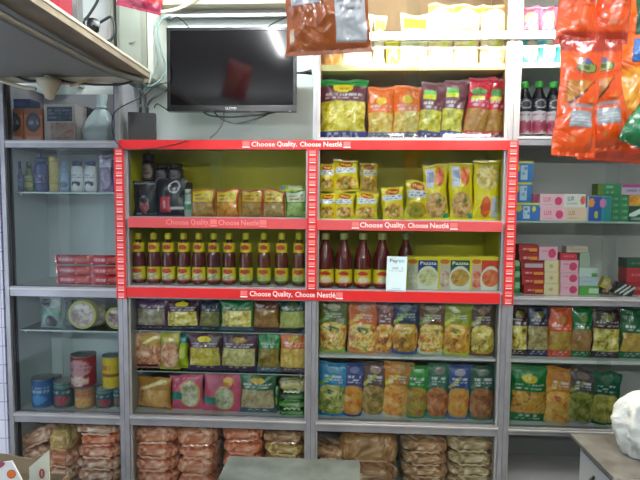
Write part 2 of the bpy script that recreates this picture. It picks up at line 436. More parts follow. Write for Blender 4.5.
# =================================================================== CABINETS
def zpx(px, py, y=0): return P(px, py, y).z
SH = dict(A_top=zpx(60, 141), A_g1=zpx(60, 192, .03), A_mid=zpx(60, 286.8), A_g2=zpx(60, 331.5), A_low=zpx(60, 412.3),
          B_top=zpx(220, 141), B_mid=zpx(220, 217.5), B_low=zpx(220, 286.6), B_g1=zpx(220, 333.3), B_g2=zpx(220, 374.5), B_rail=zpx(220, 416.5),
          C_up=zpx(410, 63.5), C_top=zpx(410, 138.5), C_mid=zpx(410, 220.5), C_low=zpx(410, 290), C_sh=zpx(410, 357.5), C_rail=zpx(410, 422.5),
          D_up=zpx(580, 62), D_top=zpx(580, 137), D_g=zpx(580, 221.5), D_low=zpx(580, 297.2), D_sh=zpx(580, 361), D_rail=zpx(580, 428.5))
PW = .024    # half post width
def frame_bar(b, x0, x1, z0, z1, y0=-.022, y1=.02):
    b.box(x0, x1, y0, y1, z0, z1, .0015)
def cabinet(i, label, ztop, rails, shelves, backs, sections, zb=.06):
    x0, x1 = XP[i], XP[i+1]
    root = empty('display_cabinet', ((x0+x1)/2, 0, 0)); cx = (x0+x1)/2
    tag(root, label, 'cabinet', 'aluminium shop display cabinets')
    L, R = x0-cx, x1-cx
    for s, a, b in ((0, L+.0006, L+PW), (1, R-PW, R-.0006)):
        p = MB(); p.box(a, b, -.026, .02, 0.0, ztop, .002)
        # inner channel of the sliding doors
        q = (b, b+.010) if s == 0 else (a-.010, a)
        c = MB(); c.box(q[0], q[1], -.012, .02, zb, ztop-.002, .001)
        po = p.build('post', alu, root); c.build('door_channel', alu_edge if i else alu_d, po)
        for (c0, c1, cm) in backs: MB().box(a+.002, b-.002, .02, DEP, c0, c1, 0).build('side_panel', blue_bd if i == 0 and c1 < 2 else cm, root)
    for (z0, z1) in rails:
        r = MB(); r.box(L+PW, R-PW, -.022, .02, z0, z1, .0015); ro = r.build('rail', alu, root)
        e = MB(); e.box(L+PW+.001, R-PW-.001, -.030, -.0215, z1-.016, z1-.008, .001); e.build('rail_lip', alu_edge, ro)
        MB().box(L+PW, R-PW, .0205, DEP, z1-.014, z1-.0006).build('shelf_board', shelfw, root)
    for (z, th, mm, y0) in shelves:
        s = MB().box(L+PW+.012, R-PW-.012, y0, DEP-.002, z-th, z-.0004, .0008).build('shelf', mm, root)
        if mm is glass:
            MB().box(L+PW+.012, R-PW-.012, y0-.002, y0-.0002, z-th, z-.0004).build('polished_edge', greenish, s)
            for xx in (L+.06, R-.06):
                MB().box(xx-.006, xx+.006, y0+.01, y0+.03, z-th-.012, z-th).build('shelf_clip', alu_edge, s)
    for (z0, z1, mm) in backs:
        MB().box(L+PW, R-PW, DEP, DEP+.012, z0, z1).build('back_panel', mm, root)
    for (z0, z1) in sections:
        m_ = (L+R)/2
        MB().box(L+PW+.006, m_+.03, -.004, -.001, z0+.001, z1-.001).build('sliding_glass', glass, root)
        MB().box(m_-.03, R-PW-.006, .004, .007, z0+.001, z1-.001).build('sliding_glass', glass, root)
    zf = zpx([60, 220, 410, 580][i], 493) if i < 3 else .14
    MB().box(L+PW, R-PW, .0205, DEP, zf-.02, zf).build('base_board', grey_bd, root)
    MB().box(L+PW, R-PW, -.02, .0, zb, zf).build('plinth_panel', alu_d, root)
    return root
ra = lambda px, a, b: (zpx(px, b), zpx(px, a))
ZL = zpx(140, 79)                               # underside of the loft
rA = [ra(60, 140.5, 148), ra(60, 286.2, 296), ra(60, 411.8, 421.3)]
cabinet(0, 'narrow glass-fronted cabinet at the left end, holding bottles, red packs and tins', ZL-.002, rA,
        [(SH['A_g1'], .008, glass, .03), (SH['A_g2'], .008, glass, .03)],
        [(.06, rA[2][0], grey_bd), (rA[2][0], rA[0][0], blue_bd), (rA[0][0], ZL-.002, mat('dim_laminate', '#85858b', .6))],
        [(.06, rA[2][0]), (rA[2][1], rA[1][0]), (rA[1][1], rA[0][0]), (rA[0][1], ZL-.03)])
rB = [ra(220, 141, 150), (zpx(220, 227), zpx(220, 217)), ra(220, 286, 299), ra(220, 416, 426)]
cabinet(1, 'cabinet under the television with yellow-backed shelves inside red strips', rB[0][1]+.001, rB,
        [(SH['B_g1'], .005, glass, .03), (SH['B_g2'], .005, glass, .03)],
        [(.06, rB[2][0], grey_bd), (rB[2][0], rB[0][1], yellow_bd)],
        [(.06, rB[3][0]), (rB[3][1], rB[2][0]), (rB[2][1], rB[1][0]), (rB[1][1], rB[0][0])])
rC = [(zpx(410, 142.5), zpx(410, 138)), (zpx(410, 230), zpx(410, 220)), ra(410, 289.6, 302), ra(410, 422, 432)]
ZT = 2.80
cabinet(2, 'tall cabinet right of the television with bright top shelves and yellow-backed middle', ZT, rC,
        [(SH['C_up'], .030, mat('lit_shelf', '#e2d694', .4), .012), (SH['C_sh'], .014, shelfw, .012)],  # upper shelf: yellowish lamp light put into its colour
        [(.06, rC[2][0], grey_bd), (rC[2][0], rC[0][0], yellow_bd), (rC[0][0], ZT, brown_bd)],
        [(.06, rC[3][0]), (rC[3][1], rC[2][0]), (rC[2][1], rC[1][0]), (rC[1][1], rC[0][0]), (rC[0][1], ZT-.03)])
rD = [ra(580, 136.5, 146), ra(580, 296.6, 305), ra(580, 428, 435)]
cabinet(3, 'tall cabinet at the right end with soaps and noodle pouches, partly behind hanging packets', ZT, rD,
        [(SH['D_up'], .022, shelfw, .012), (SH['D_g'], .008, glass, .03), (SH['D_sh'], .018, shelfw, .012)],
        [(.06, rD[2][0], mat('dark_laminate', '#868a88', .6)), (rD[2][0], rD[0][0], grey_bd), (rD[0][0], ZT, grey_bd)],
        [(rD[2][1], rD[1][0]), (rD[1][1], rD[0][0]), (rD[0][1], ZT-.03)])

# =================================================================== RED STRIPS WITH LETTERING
def quad_S(x0, x1, z0, z1, y):
    return lambda u, v, off=0, side=1: (x0+u*(x1-x0), y-off, z0+v*(z1-z0))
def hstrip(label, xa, xb, z0, z1, m, words, wm, logos, y=-.034):
    o = MB().box(xa, xb, y, y+.004, z0, z1, .0006).build('promotional_strip', m)
    tag(o, label, 'shelf strip', 'red printed shelf strips')
    for (px0, px1, s) in words:
        a = P(px0, 146, y).x; b = P(px1, 146, y).x; h = z1-z0
        tall = .68 if any(c in s for c in 'Qy') else .50
        zz = .16 if 'Q' in s else .30
        S = quad_S(a, b, z0, z1, y-.0003); lettering(s, S, 0, zz, 1, zz+tall+.02, wm, o, off=.0006)
    for px in logos:
        c = P(px, 146, y).x; b = MB(); h = z1-z0
        b.box(c-.018, c+.018, y-.0012, y-.0002, z0+h*.18, z0+h*.30)
        b.build('printed_underline', wm, o)
        MB().box(c-.017, c+.017, y-.0010, y-.0002, z0+h*.38, z0+h*.84).build('printed_emblem', mat('block_pink', '#e07470', .5), o)
    return o
zt0, zt1 = zpx(320, 150.3), zpx(320, 141)
xl, xr = P(118.5, 146, -.03).x, P(514.5, 146, -.03).x
W_ = [(251, 276, 'Choose'), (277.5, 299, 'Quality,'), (301, 324, 'Choose'), (325.5, 344, 'Nestlé')]
hstrip('long red strip across the top of the yellow-backed shelves, white lettering', xl, xr, zt0, zt1, red_pl, [(251.5, 275, 'Choose'), (277, 297, 'Quality,'), (300, 321, 'Choose'), (323.5, 342, 'Nestlé')], white_m, [246, 347])
zb0, zb1 = zpx(310, 299), zpx(310, 289)
hstrip('long red strip under the sauce bottles and noodle boxes, white lettering', P(127, 291, -.03).x, P(500, 291, -.03).x, zb0, zb1, red_pl, [(249.5, 271, 'Choose'), (273, 293, 'Quality,'), (296, 316, 'Choose'), (318.5, 337, 'Nestlé')], white_m, [243.5, 341])
hstrip('faded red strip above the narrow sauce bottles, pale lettering', P(128.5, 221, -.03).x, P(308, 221, -.03).x, zpx(220, 228), zpx(220, 217.8), pink_pl, [(165, 188, 'Choose'), (190, 209, 'Quality,'), (218, 239, 'Choose'), (241, 259, 'Nestlé')], pinkw_m, [213, 263])
hstrip('faded red strip above the large sauce bottles, white lettering', P(317, 221, -.03).x, P(502.5, 221, -.03).x, zpx(410, 230.6), zpx(410, 220.8), pink_pl, [(361, 384, 'Choose'), (386, 407, 'Quality,'), (409.5, 430, 'Choose'), (432, 451, 'Nestlé')], white_m, [356.5, 456])
def vstrip(label, i, ztop, zbot):
    xc = XP[i]; y = -.0395
    o = MB().box(xc-.0245, xc+.0245, y, y+.0045, zbot, ztop, .0006).build('promotional_strip', red_pl)
    tag(o, label, 'shelf strip', 'red upright strips on the posts')
    n = int(round((ztop-zbot)/.0365)); st = (ztop-zbot)/n
    a, b, c = MB(), MB(), MB()
    for k in range(n):
        z = zbot+k*st
        a.box(xc-.015, xc+.015, y-.0012, y-.0003, z+st*.20, z+st*.32)
        b.box(xc-.016, xc+.016, y-.0009, y-.0003, z+st*.44, z+st*.86)
        for q in range(3): c.box(xc-.012+q*.009, xc-.006+q*.009, y-.0016, y-.0010, z+st*(.5+.09*(q % 2)), z+st*(.64+.07*(q % 2)))
    a.build('printed_stripe', white_m, o); b.build('printed_pattern', mat('block_pink', '#dd5458', .5), o); c.build('printed_emblem_pattern', pinkw_m, o)
    MB().box(xc-.02, xc+.02, y+.0046, -.0262, zb1+.001, zt0-.001).build('backing', pink_pl, o)
vstrip('red upright strip on the post left of the dark coffee packs', 1, zt0+.002, zpx(124, 297.5))
vstrip('red upright strip between the two yellow-backed cabinets', 2, zt0-.0002, zb1+.0002)
vstrip('red upright strip on the post beside the soap cartons', 3, zt1-.001, zpx(505, 303.5))

# =================================================================== CABINET A : toiletries, red packs, tins
zA0 = SH['A_top']+.0005
def twin_box():
    L = [('fill', '#b5622e'), ('rect', 0, .82, 1, 1, '#7a4a34'), ('ell', .1, .3, .9, .88, '#2a2634'), ('ell', .2, .42, .8, .76, '#4a4658'), ('text', .22, .5, .78, .66, '#b8b0b8', 1), ('rect', .1, .02, .9, .16, '#c88a74')]
    return L
for k, (a, b, s) in enumerate(((3.5, 23.3, 'leftmost'), (23.7, 43, 'beside the photo-printed box'))):
    carton_px(a, b, 108.5, 139.5, twin_box(), 'orange box with a dark oval print on the dim top shelf, '+s, 'orange oval-printed boxes', 'box', 'orange_box', d=.12, yf=.05, zb=zA0,
              parts=(('oval_print', 'ell', .1, .3, .9, .88),))
o = carton_px(6, 30, 99, 108.3, [('fill', '#23304e'), ('ell', .2, .2, .8, .8, '#35467a')], 'small dark blue box lying on the orange oval-printed boxes', None, 'box', 'blue_box', d=.09, yf=.06)
carton_px(43.8, 75.5, 104, 139.5, [('fill', '#a69c98'), ('rect', .1, .55, .92, .93, '#343a4c'), ('text', .15, .6, .88, .88, '#6c7488', 3), ('food', .2, .05, .95, .5, ['#7c5448', '#a87a68', '#96807c', '#6c4438'], 3)],
          'pale box with dark window and brown photo print on the dim top shelf', None, 'box', 'printed_box', d=.12, yf=.05, zb=zA0, parts=(('window_print', 'rect', .1, .55, .92, .93),))
carton_px(77, 88.5, 107, 139.5, [('fill', '#2c2a30')], 'plain dark narrow box between the photo-printed box and the white knotted bag', None, 'box', 'dark_box', d=.1, yf=.22, zb=zA0)
def knotted_bag():
    c = P(97, 139.5, .1); root = MB(); v = []; nu = 28
    zt = P(100, 94, .1).z-zA0; w = P(116, 120, .1).x-P(78, 120, .1).x
    prof = [(.44, 0), (.5, .04), (.52, .14), (.49, .28), (.41, .42), (.31, .54), (.21, .64), (.12, .72), (.115, .8), (.13, .9), (.15, 1)]
    for r, z in prof:
        for k in range(nu):
            a = 2*PI*k/nu; rr = r*w*(1+.26*mnoise.noise(Vector((math.cos(a)*2.2, math.sin(a)*2.2, z*3))))
            v.append((rr*math.cos(a)+.012*z, rr*.6*math.sin(a), z*zt))
    f = [(i*nu+k, i*nu+(k+1) % nu, (i+1)*nu+(k+1) % nu, (i+1)*nu+k) for i in range(len(prof)-1) for k in range(nu)]
    f.append(tuple(range(nu))[::-1])
    root.add(v, f)
    o = root.build('knotted_bag', mat('white_plastic', '#a9b5b8', .4, coat=.3, bump=(25, .6, .01)), loc=(c.x+.004, .125, zA0+.001), smooth=True)
    MB().tube([(w*.16*math.cos(t)+.009, w*.11*math.sin(t), zt*.725) for t in [i*PI/8 for i in range(17)]], .004, 6).build('tie', mat('tie_grey', '#8c979a', .5), o, smooth=True)
    tag(o, 'white plastic bag tied at its neck at the right of the dim top shelf', 'bag')
knotted_bag()
# bottles on the glass shelf
zA1 = SH['A_g1']+.0008
def bottle_px(x0, x1, yt, zb, body, capc, L, label, group=None, shape='oval', yf=.09, capf=.16, name='shampoo_bottle'):
    a = P(x0, yt, yf); b = P(x1, yt, yf); w = b.x-a.x; h = a.z-zb
    root = empty(name, ((a.x+b.x)/2, yf, zb)); tag(root, label, 'bottle', group)
    r = w/2; sy = .62; hb = h*(1-capf)
    if shape == 'oval': pr = [(r*.86, 0), (r*.95, .004), (r, h*.08), (r, hb*.75), (r*.93, hb*.88), (r*.75, hb*.96), (r*.55, hb)]
    elif shape == 'taper': pr = [(r*.8, 0), (r*.95, .004), (r, h*.1), (r*.9, hb*.5), (r*.7, hb*.8), (r*.5, hb*.95), (r*.4, hb)]
    else: pr = [(r*.97, 0), (r, .004), (r, hb*.96), (r*.9, hb)]
    MB().lathe(pr, 24, sy=sy).build('bottle_body', mat('plastic_'+body, body, .3, coat=.3), root, smooth=True)
    cr = pr[-1][0]*1.12 if shape != 'can' else r*.9
    if shape == 'oval': cr = r*.82
    MB().lathe([(cr, hb-.001), (cr, h*.985), (cr*.9, h)], 20, sy=sy if shape == 'oval' else 1).build('cap', mat('plastic_'+capc, capc, .35), root, smooth=True)
    if L: cyl_label('label', r, hb*.12, hb*.72, L, root, sy=sy, full=False, off=.0015)
    return root
bottle_px(12.5, 23.5, 161, zA1, '#33477e', '#2a3a70', [('fill', '#33477e'), ('rect', .1, .1, .9, .8, '#46589a'), ('text', .2, .3, .8, .7, '#8c98c8', 3)], 'slim blue bottle at the left end of the upper glass shelf', shape='taper', capf=.25)
bottle_px(24, 33, 162, zA1, '#64824a', '#3d5636', [('fill', '#6d8a4c'), ('ell', .15, .1, .85, .5, '#b4b860'), ('text', .2, .55, .8, .9, '#c8d0a0', 2)], 'slim green bottle between the two blue bottles on the glass shelf', shape='taper', capf=.2)
o = bottle_px(34, 48, 158, zA1, '#2c4480', '#24386e', [('fill', '#2c4480'), ('rect', .12, .15, .88, .85, '#1c2c60'), ('text', .2, .3, .8, .75, '#8896c4', 3)], 'wide blue pump bottle on the upper glass shelf', capf=.12)
hb = P(41, 158, .09).z-zA1
MB().tube([(0, 0, hb), (0, 0, hb+.022), (-.004, -.01, hb+.026), (-.012, -.03, hb+.024)], .004, 8).build('pump', mat('plastic_#24386e'), o, smooth=True)
bottle_px(49, 58.5, 157, zA1, '#b9ad62', '#c8bc78', [('fill', '#b9ad62'), ('rect', .1, .05, .9, .95, '#c2b25c'), ('text', .2, .2, .8, .9, '#8c7c3c', 5)], 'tall straight yellow can beside the wide blue pump bottle', shape='can', capf=.12, name='spray_can')
bottle_px(59.5, 69, 161, zA1, '#6f8fb4', '#5a78a4', [('fill', '#7c9abc'), ('ell', .2, .1, .8, .5, '#3a4e7c')], 'pale blue bottle between the yellow can and the white bottles', shape='taper', capf=.2)
Lw = [('fill', '#d4dbe2'), ('text', .15, .62, .85, .92, '#30508c', 2), ('ell', .25, .15, .75, .5, '#20283c'), ('ell', .32, .1, .6, .3, '#d4dbe2')]
for a, b, s in ((71, 83, 'left one, next to the pale blue bottle'), (84, 96.5, 'right one, next to the lilac pouches')):
    bottle_px(a, b, 161.5, zA1, '#cfd6dc', '#22306a', Lw, 'white shampoo bottle with navy cap, '+s, 'white shampoo bottles with navy caps', capf=.13)
lil = ([('fill', '#8e84a4'), ('foode', .1, .1, .9, .6, ['#706088', '#a89cc0', '#c4bcd0'], 2), ('rect', .05, .66, .95, .9, '#c4c6dc')], [('print', 'foode', .1, .1, .9, .6)])
bag_px(98.5, 112, 155, zA1, lil, 'lilac and silver detergent pouch right of the white shampoo bottles', t=.03, yf=.06)
bag_px(112.5, 119.5, 162, zA1, ([('fill', '#7a5a9c'), ('ell', .2, .3, .8, .7, '#a08ac0')], []), 'narrow purple pouch at the right end of the upper glass shelf', t=.025, yf=.06)
# red biscuit packs, stacked
zA2 = SH['A_mid']+.0008
Lr = [('fill', '#b02634'), ('text', .08, .3, .5, .8, '#e0909a', 1), ('diag', .55, .1, .95, .9, '#d8b060', .12), ('food', .62, .2, .95, .8, ['#8c1c28', '#c85848', '#b83040'], 1)]
for col, (xa, xb) in enumerate(((56, 91), (92, 119))):
    for r in range(3):
        yt = (256.5, 266.8, 276.5)[r]+.4*col; yb = (266.6, 276.3, 286.3)[r]+.4*col
        j = (0, 1.2, 2)[r]
        a = P(xa+j, yt, .07); b = P(xb, yb, .07); w = b.x-a.x; h = a.z-P(xa, yb, .07).z-.0015
        Sx = (lambda w, h: (lambda u, v, off=0, side=1: ((u-.5)*w, -side*(.020*max(0, math.sin(PI*u))**.3*max(0, math.sin(PI*v))**.5+off)+.0, v*h)))(w, h)
        o = make_bag('biscuit_pack', Sx, Lr, w, h, .04, ((a.x+b.x)/2, .075, SH['A_mid']+.001+(2-r)*(h+.0012)), (0, 0, 0), film, nu=30, nv=12)
        ends = MB()
        for sg in (-1, 1):
            e = [(sg*(w/2-.001), 0, h*.2), (sg*(w/2+.010), -.004, h*.1), (sg*(w/2+.012), .004, h*.9), (sg*(w/2-.001), 0, h*.8)]
            ends.add(e, [(0, 1, 2, 3)], [lin('#c43444')]*4)
        ends.build('end_seals', film, o, colors=True)
        tag(o, 'red biscuit pack in the %s pile, %s' % (('left', 'right')[col], ('topmost', 'middle one of three', 'bottom of three')[r]), 'biscuit pack', 'red biscuit packs in two piles')
# lower glass shelf
zA3 = SH['A_g2']+.0008
Lp = [('fill', '#5f6f70'), ('rect', 0, .0, 1, .42, '#6f8c88'), ('ell', .25, .02, .8, .4, '#20262c'), ('rect', .05, .42, .95, .56, '#3f8a6c'), ('ell', .1, .62, .5, .96, '#1f2830'), ('ell', .5, .62, .9, .9, '#94a6a8')]
bag_px(40, 61, 297, zA3, (Lp, [('band', 'rect', .05, .42, .95, .56)]), 'grey-green packet with a black oval print on the lower glass shelf', t=.03, yf=.06)
bag_px(64, 79, 299, zA3, ([('fill', '#7d8c8c'), ('ell', .1, .6, .6, .95, '#252e36'), ('rect', .1, .2, .9, .5, '#9aabaa')], []), 'pale grey packet partly hidden behind the round yellow-rimmed tins', t=.025, yf=.14)
def round_tin(x0, x1, y0, y1, yf, label, rim='#b5ae3a', face='#a8968a'):
    a = P(x0, y1, yf); b = P(x1, y1, yf); r = (b.x-a.x)/2; zt = P(x0, y0, yf).z
    c = Vector(((a.x+b.x)/2, yf, zA3+r+.001))
    root = empty('round_tin', c, (PI/2, 0, 0)); tag(root, label, 'tin', 'round yellow-rimmed tins')
    MB().lathe([(r, -.035), (r, .004), (r*.97, .007), (r*.9, .007), (r*.88, .004), (r*.1, .004)], 36).build('tin_body', mat('tin_'+rim, rim, .35, coat=.3), root, smooth=False)
    L = [('fill', face), ('foode', .1, .1, .9, .9, ['#6c5850', '#a08c84', '#cfc4be', '#8a7468'], 2.2), ('rect', .25, .7, .75, .85, '#d8d2c4')]
    patch('picture_label', lambda u, v, off=0, side=1: ((u-.5)*2*r, (v-.5)*2*r, .0045+off), 'ell', .08, .08, .92, .92, L, 2*r, 2*r, root, paper)
round_tin(69, 97, 303, 333, .06, 'round yellow-rimmed tin standing on edge, the front one with the whole face showing')
round_tin(86, 107, 299, 331, .13, 'round tin standing on edge behind the front one', rim='#8e8a40')
round_tin(106, 128, 302, 331, .07, 'round yellow-rimmed tin cut off by the cabinet post', rim='#b5ae3a')
carton_px(11.5, 20, 327.5, 331.3, [('fill', '#b8b0b0'), ('rect', 0, 0, .4, 1, '#a03038')], 'tiny red and white tube lying at the left of the lower glass shelf', None, 'box', 'small_tube', d=.02, yf=.06, zb=zA3)
# tins
zA4 = SH['A_low']+.0008
def tin_px(x0, x1, yt, zb, L, label, yf=.09, ybz=None, name='food_tin', lid='#9aa0a0', group='food tins on the bottom glass-fronted shelf'):
    a = P(x0, yt, yf); b = P(x1, yt, yf); r = (b.x-a.x)/2
    z0 = zb; h = a.z-z0
    root = empty(name, ((a.x+b.x)/2, yf, z0)); tag(root, label, 'tin', group)
    MB().lathe([(r*.97, 0), (r, .002), (r, .005), (r*.97, .007), (r*.97, h-.007), (r, h-.005), (r, h-.001), (r*.97, h), (r*.94, h), (r*.93, h-.004), (r*.1, h-.004)], 32).build('tin_can', mat('tin_metal', lid, .3, metal=.8), root)
    cyl_label('label', r*.975, .008, h-.008, L, root, nu=40, nv=18)
    return root, z0+h
blue = [('fill', '#2a5f98'), ('text', .2, .5, .8, .8, '#b8d0e0', 2), ('ell', .25, .1, .75, .45, '#4a8cc0')]
teal = [('fill', '#27505e'), ('rect', 0, .78, 1, .95, '#5a8078'), ('foode', .2, .06, .85, .5, ['#7c2030', '#b04050', '#3a6a50'], 1.5), ('text', .2, .55, .8, .75, '#b8ccc8', 1)]
redt = [('fill', '#9c1c2c'), ('ell', .15, .35, .85, .9, '#c8949c'), ('text', .2, .5, .8, .8, '#8c1020', 2), ('foode', .2, .04, .8, .35, ['#d8b0a0', '#e8d8d0', '#b04040'], 1)]
ora = [('fill', '#b08860'), ('text', .1, .62, .9, .92, '#c03c30', 2), ('foode', .1, .05, .9, .55, ['#b87838', '#d8a868', '#c8b090'], 1.5)]
yel = [('fill', '#c9b228'), ('rect', 0, .38, 1, .46, '#8c4a1c'), ('text', .2, .55, .8, .8, '#b03020', 1), ('text', .2, .1, .8, .3, '#b89020', 1)]
tin_px(33, 53.5, 376, zA4, blue, 'blue tin at the left end of the row of tins')
tin_px(51, 61, 375, zA4, [('fill', '#8c927c')], 'dull olive tin partly hidden behind the blue and teal tins', yf=.2)
tin_px(54.5, 74, 379.5, zA4, teal, 'dark teal tin with a red fruit picture right of the blue tin')
_, zt = tin_px(75.5, 95, 384.5, zA4, ora, 'tan and orange tin carrying the red tin')
tin_px(71.5, 95, 353, zt+.001, redt, 'red tin with a pale oval standing on the tan and orange tin')
_, zt = tin_px(96.5, 113, 386, zA4, teal, 'teal tin under the yellow tub')
_, zt2 = tin_px(113.5, 123, 386, zA4, teal, 'teal tin at the right end of the row, cut off by the post', yf=.1)
tin_px(103, 121.5, 354, max(zt, zt2)+.001, yel, 'yellow tub with a brown band stacked on the teal tins', name='yellow_tub')

# =================================================================== CABINET B upper: coffee, noodles
zB1 = SH['B_mid']+.0008
cof = [('fill', '#1b1c26'), ('rect', .05, .93, .95, .96, '#9a9aa4'), ('ell', .3, .1, .72, .56, '#8c8488'), ('ell', .34, .12, .68, .34, '#a02838'), ('ell', .34, .36, .68, .52, '#2a2430'), ('text', .15, .02, .95, .1, '#b8b4b8', 1)]
zf1 = P(144, 180, .05).z
bag_px(132.5, 156, 181, zB1, (cof, [('oval_emblem', 'ell', .3, .1, .72, .56)]), 'black coffee pouch with a grey oval emblem, the left one under the tall jar', t=.05, m=softfilm)
cof2 = [('fill', '#191a24'), ('rect', .15, .12, .5, .52, '#b02034'), ('rect', .48, .18, .95, .24, '#c8c4c8'), ('ell', .42, .62, .82, .94, '#c0bcc4'), ('ell', .46, .65, .78, .91, '#1c1c28'), ('text', .46, .7, .8, .86, '#d8d4d8', 2), ('text', .26, .14, .38, .5, '#e0c0c4', 1)]
bag_px(157, 186, 179.5, zB1, (cof2, [('red_label', 'rect', .15, .12, .5, .52), ('oval_emblem', 'ell', .42, .62, .82, .94)]), 'black coffee pouch with a red block and a white oval emblem', t=.05, m=softfilm)
def jar_px(x0, x1, yt, zb, label, emb, yf=.10):
    a = P(x0, yt, yf); b = P(x1, yt, yf); r = (b.x-a.x)/2; h = a.z-zb
    root = empty('coffee_jar', ((a.x+b.x)/2, yf, zb)); tag(root, label, 'jar', 'dark coffee jars')
    MB().lathe([(r*.9, 0), (r, .004), (r, h*.7), (r*.85, h*.76), (r*.8, h*.78)], 26).build('jar_glass', mat('coffee_glass', '#1a0f0e', .15, coat=.5), root, smooth=True)
    MB().lathe([(r*.86, h*.77), (r*.88, h*.79), (r*.88, h*.98), (r*.8, h)], 26).build('lid', mat('lid_black', '#17141a', .4), root, smooth=True)
    cyl_label('label', r, h*.06, h*.66, [('fill', '#2a1c20'), ('ell', .2, .1, .8, .9, emb), ('text', .28, .3, .72, .7, '#281c20', 2)], root)
# jars stand on a carton behind the pouches
st = carton_px(134, 186, 181.5, 216, [('fill', '#2a2226')], 'plain dark carton behind the black coffee pouches, carrying the jars', None, 'carton', 'dark_carton', d=.12, yf=.105, zb=zB1)
zc = zB1+(P(160, 181.5, .105).z-zB1)+.001
jar_px(142.5, 155, 154, zc, 'tall dark coffee jar with a tan label on top at the left', '#8a7468', yf=.15)
jar_px(156, 168.5, 164, zc, 'short dark coffee jar in the middle of the three on top', '#6c646c', yf=.15)
jar_px(168.8, 183, 163.5, zc, 'short wide dark coffee jar, right one of the three on top', '#6a5e62', yf=.15)
bottle_px(184.5, 191.5, 189, zB1, '#8ca094', '#c4ccc4', [('fill', '#8ca094'), ('rect', .1, .3, .9, .7, '#3f7c54'), ('text', .2, .72, .8, .95, '#e8ece8', 1)], 'small pale green bottle between the coffee pouches and the noodle packs', shape='can', yf=.05, name='small_bottle')
def nood_b(base, food, top='#d8c020', mid='#b88c1c', seal='#a8381c'):
    L = [('fill', base), ('rect', .1, .55, .9, .92, top), ('text', .2, .6, .82, .86, '#8c3a1c', 2), ('food', .08, .04, .92, .52, food, 1.4)]
    return L, [('name_panel', 'rect', .1, .55, .9, .92), ('picture', 'food', .08, .04, .92, .52)]
B_n = [(190, 214.5, nood_b('#a8641c', ['#8a5c20', '#b08434', '#94702c']), 'golden-brown noodle pack next to the small pale green bottle'),
       (215.5, 239.5, nood_b('#c0401c', ['#c06c1c', '#d89a24', '#b0581c']), 'orange-red noodle pack with yellow panel in the short row'),
       (240.5, 262, nood_b('#a04a20', ['#7c5824', '#a88438', '#8c6c30'], top='#c0a424'), 'brown noodle pack with dull yellow panel in the middle of the short row'),
       (262.5, 285.5, nood_b('#a83c20', ['#806030', '#a48848', '#947838'], top='#cfb838'), 'brown and red noodle pack left of the green pack'),
       (286, 307.5, nood_b('#1f7434', ['#5c8c34', '#8cb054', '#a8b070'], top='#b8c8a0'), 'green noodle pack with pale panel at the right end of the short row')]
for a, b, dsg, lb in B_n: bag_px(a, b, 190, zB1, dsg, lb, 'noodle packs under the yellow back, left cabinet', t=.04)
yz = P(290, 190, .06).z
o = make_bag('noodle_pack', pouch_S(.135, .05, .02, 3.1), [('fill', '#a8b418'), ('rect', .3, .2, .85, .8, '#d8e0b0'), ('ell', 0, .2, .2, .8, '#3a8cb0')], .135, .05, .03,
             (P(293, 186, .06).x, .06, zB1+(P(297, 190, .05).z-zB1)-.008), (math.radians(-55), 0, 0), film, 24, 10, parts=[('name_panel', 'rect', .3, .2, .85, .8)])
tag(o, 'small lime pack lying flat on top of the two rightmost short noodle packs', 'packet')
# narrow sauce bottles
zB2 = SH['B_low']+.0008
for k, px in enumerate([139, 154, 168.5, 184, 199, 214, 229, 246, 264, 281.5, 299]):
    h = P(px, 233, .05).z-zB2
    w = .070
    g = k >= 7
    lab = [('fill', '#d0c41c'), ('ell', .25, .55, .75, .9, '#b83c1c'), ('foode', .2, .12, .8, .52, ['#8c8c5c', '#d0ccb0', '#e0dcc8'] if not g else ['#8c9c50', '#c8c070', '#b0b060'])]+([('rect', 0, 0, 1, .12, '#3a7a3c')] if g else [('rect', 0, 0, 1, .1, '#a83028')])
    body = '#571a1c' if not g else '#5e2a1c'
    ordn = ['leftmost, beside the post', 'second from the left', 'third from the left', 'fourth from the left', 'fifth from the left', 'middle one of eleven', 'fifth from the right', 'fourth from the right', 'third from the right', 'second from the right', 'rightmost, beside the upright strip'][k]
    ketchup(('narrow sauce bottle with green-footed label, ' if g else 'narrow dark sauce bottle with yellow cap, ')+ordn, 'narrow sauce bottles with yellow caps', P(px, 260, .07).x, .07, zB2, h, w, body=body, lab=lab)

# =================================================================== CABINET B lower: pasta and pulses
zg = SH['B_g1']+.0008; w_ = SH['B_g2']+.0008; zr = SH['B_rail']+.0008
gB = 'pouches of pasta and pulses, left of centre'
for x0, x1, yt, d, lb in [
    (136, 166, 300, d_band('#5f3a64', ['#6c6450', '#8f8870', '#b0a894'], '#4a2a48', None, hv=.68), 'purple-topped pouch of grey pulses, leftmost under the red strip'),
    (166.5, 198.5, 300.5, d_band('#4a1e30', CREAM, '#3a3a58'), 'maroon pouch of pasta second in the row under the red strip'),
    (199, 219.5, 300.5, d_band('#20243a', ['#4c4a28', '#7c7840', '#94905c'], '#2c3a4c', None), 'dark navy pouch left of the bright green pouch under the red strip'),
    (220, 252.5, 299.5, d_band('#0f7a34', CREAM, '#4c6a80', None), 'bright green pasta pouch in the row under the red strip'),
    (253.5, 279, 300, d_band('#6c3424', ['#7c5420', '#94682c', '#a07838'], '#4a3444', None, hv=.7), 'reddish-brown pouch of brown grain under the red strip'),
    (279.5, 306, 300, d_band('#0f4634', ['#8a9440', '#aab058', '#b8bc74'], '#26303c', '#5a6c3c'), 'dark green pouch of pale grain under the right end of the red strip')]:
    bag_px(x0, x1, yt, zg, d, lb, gB, t=.05)
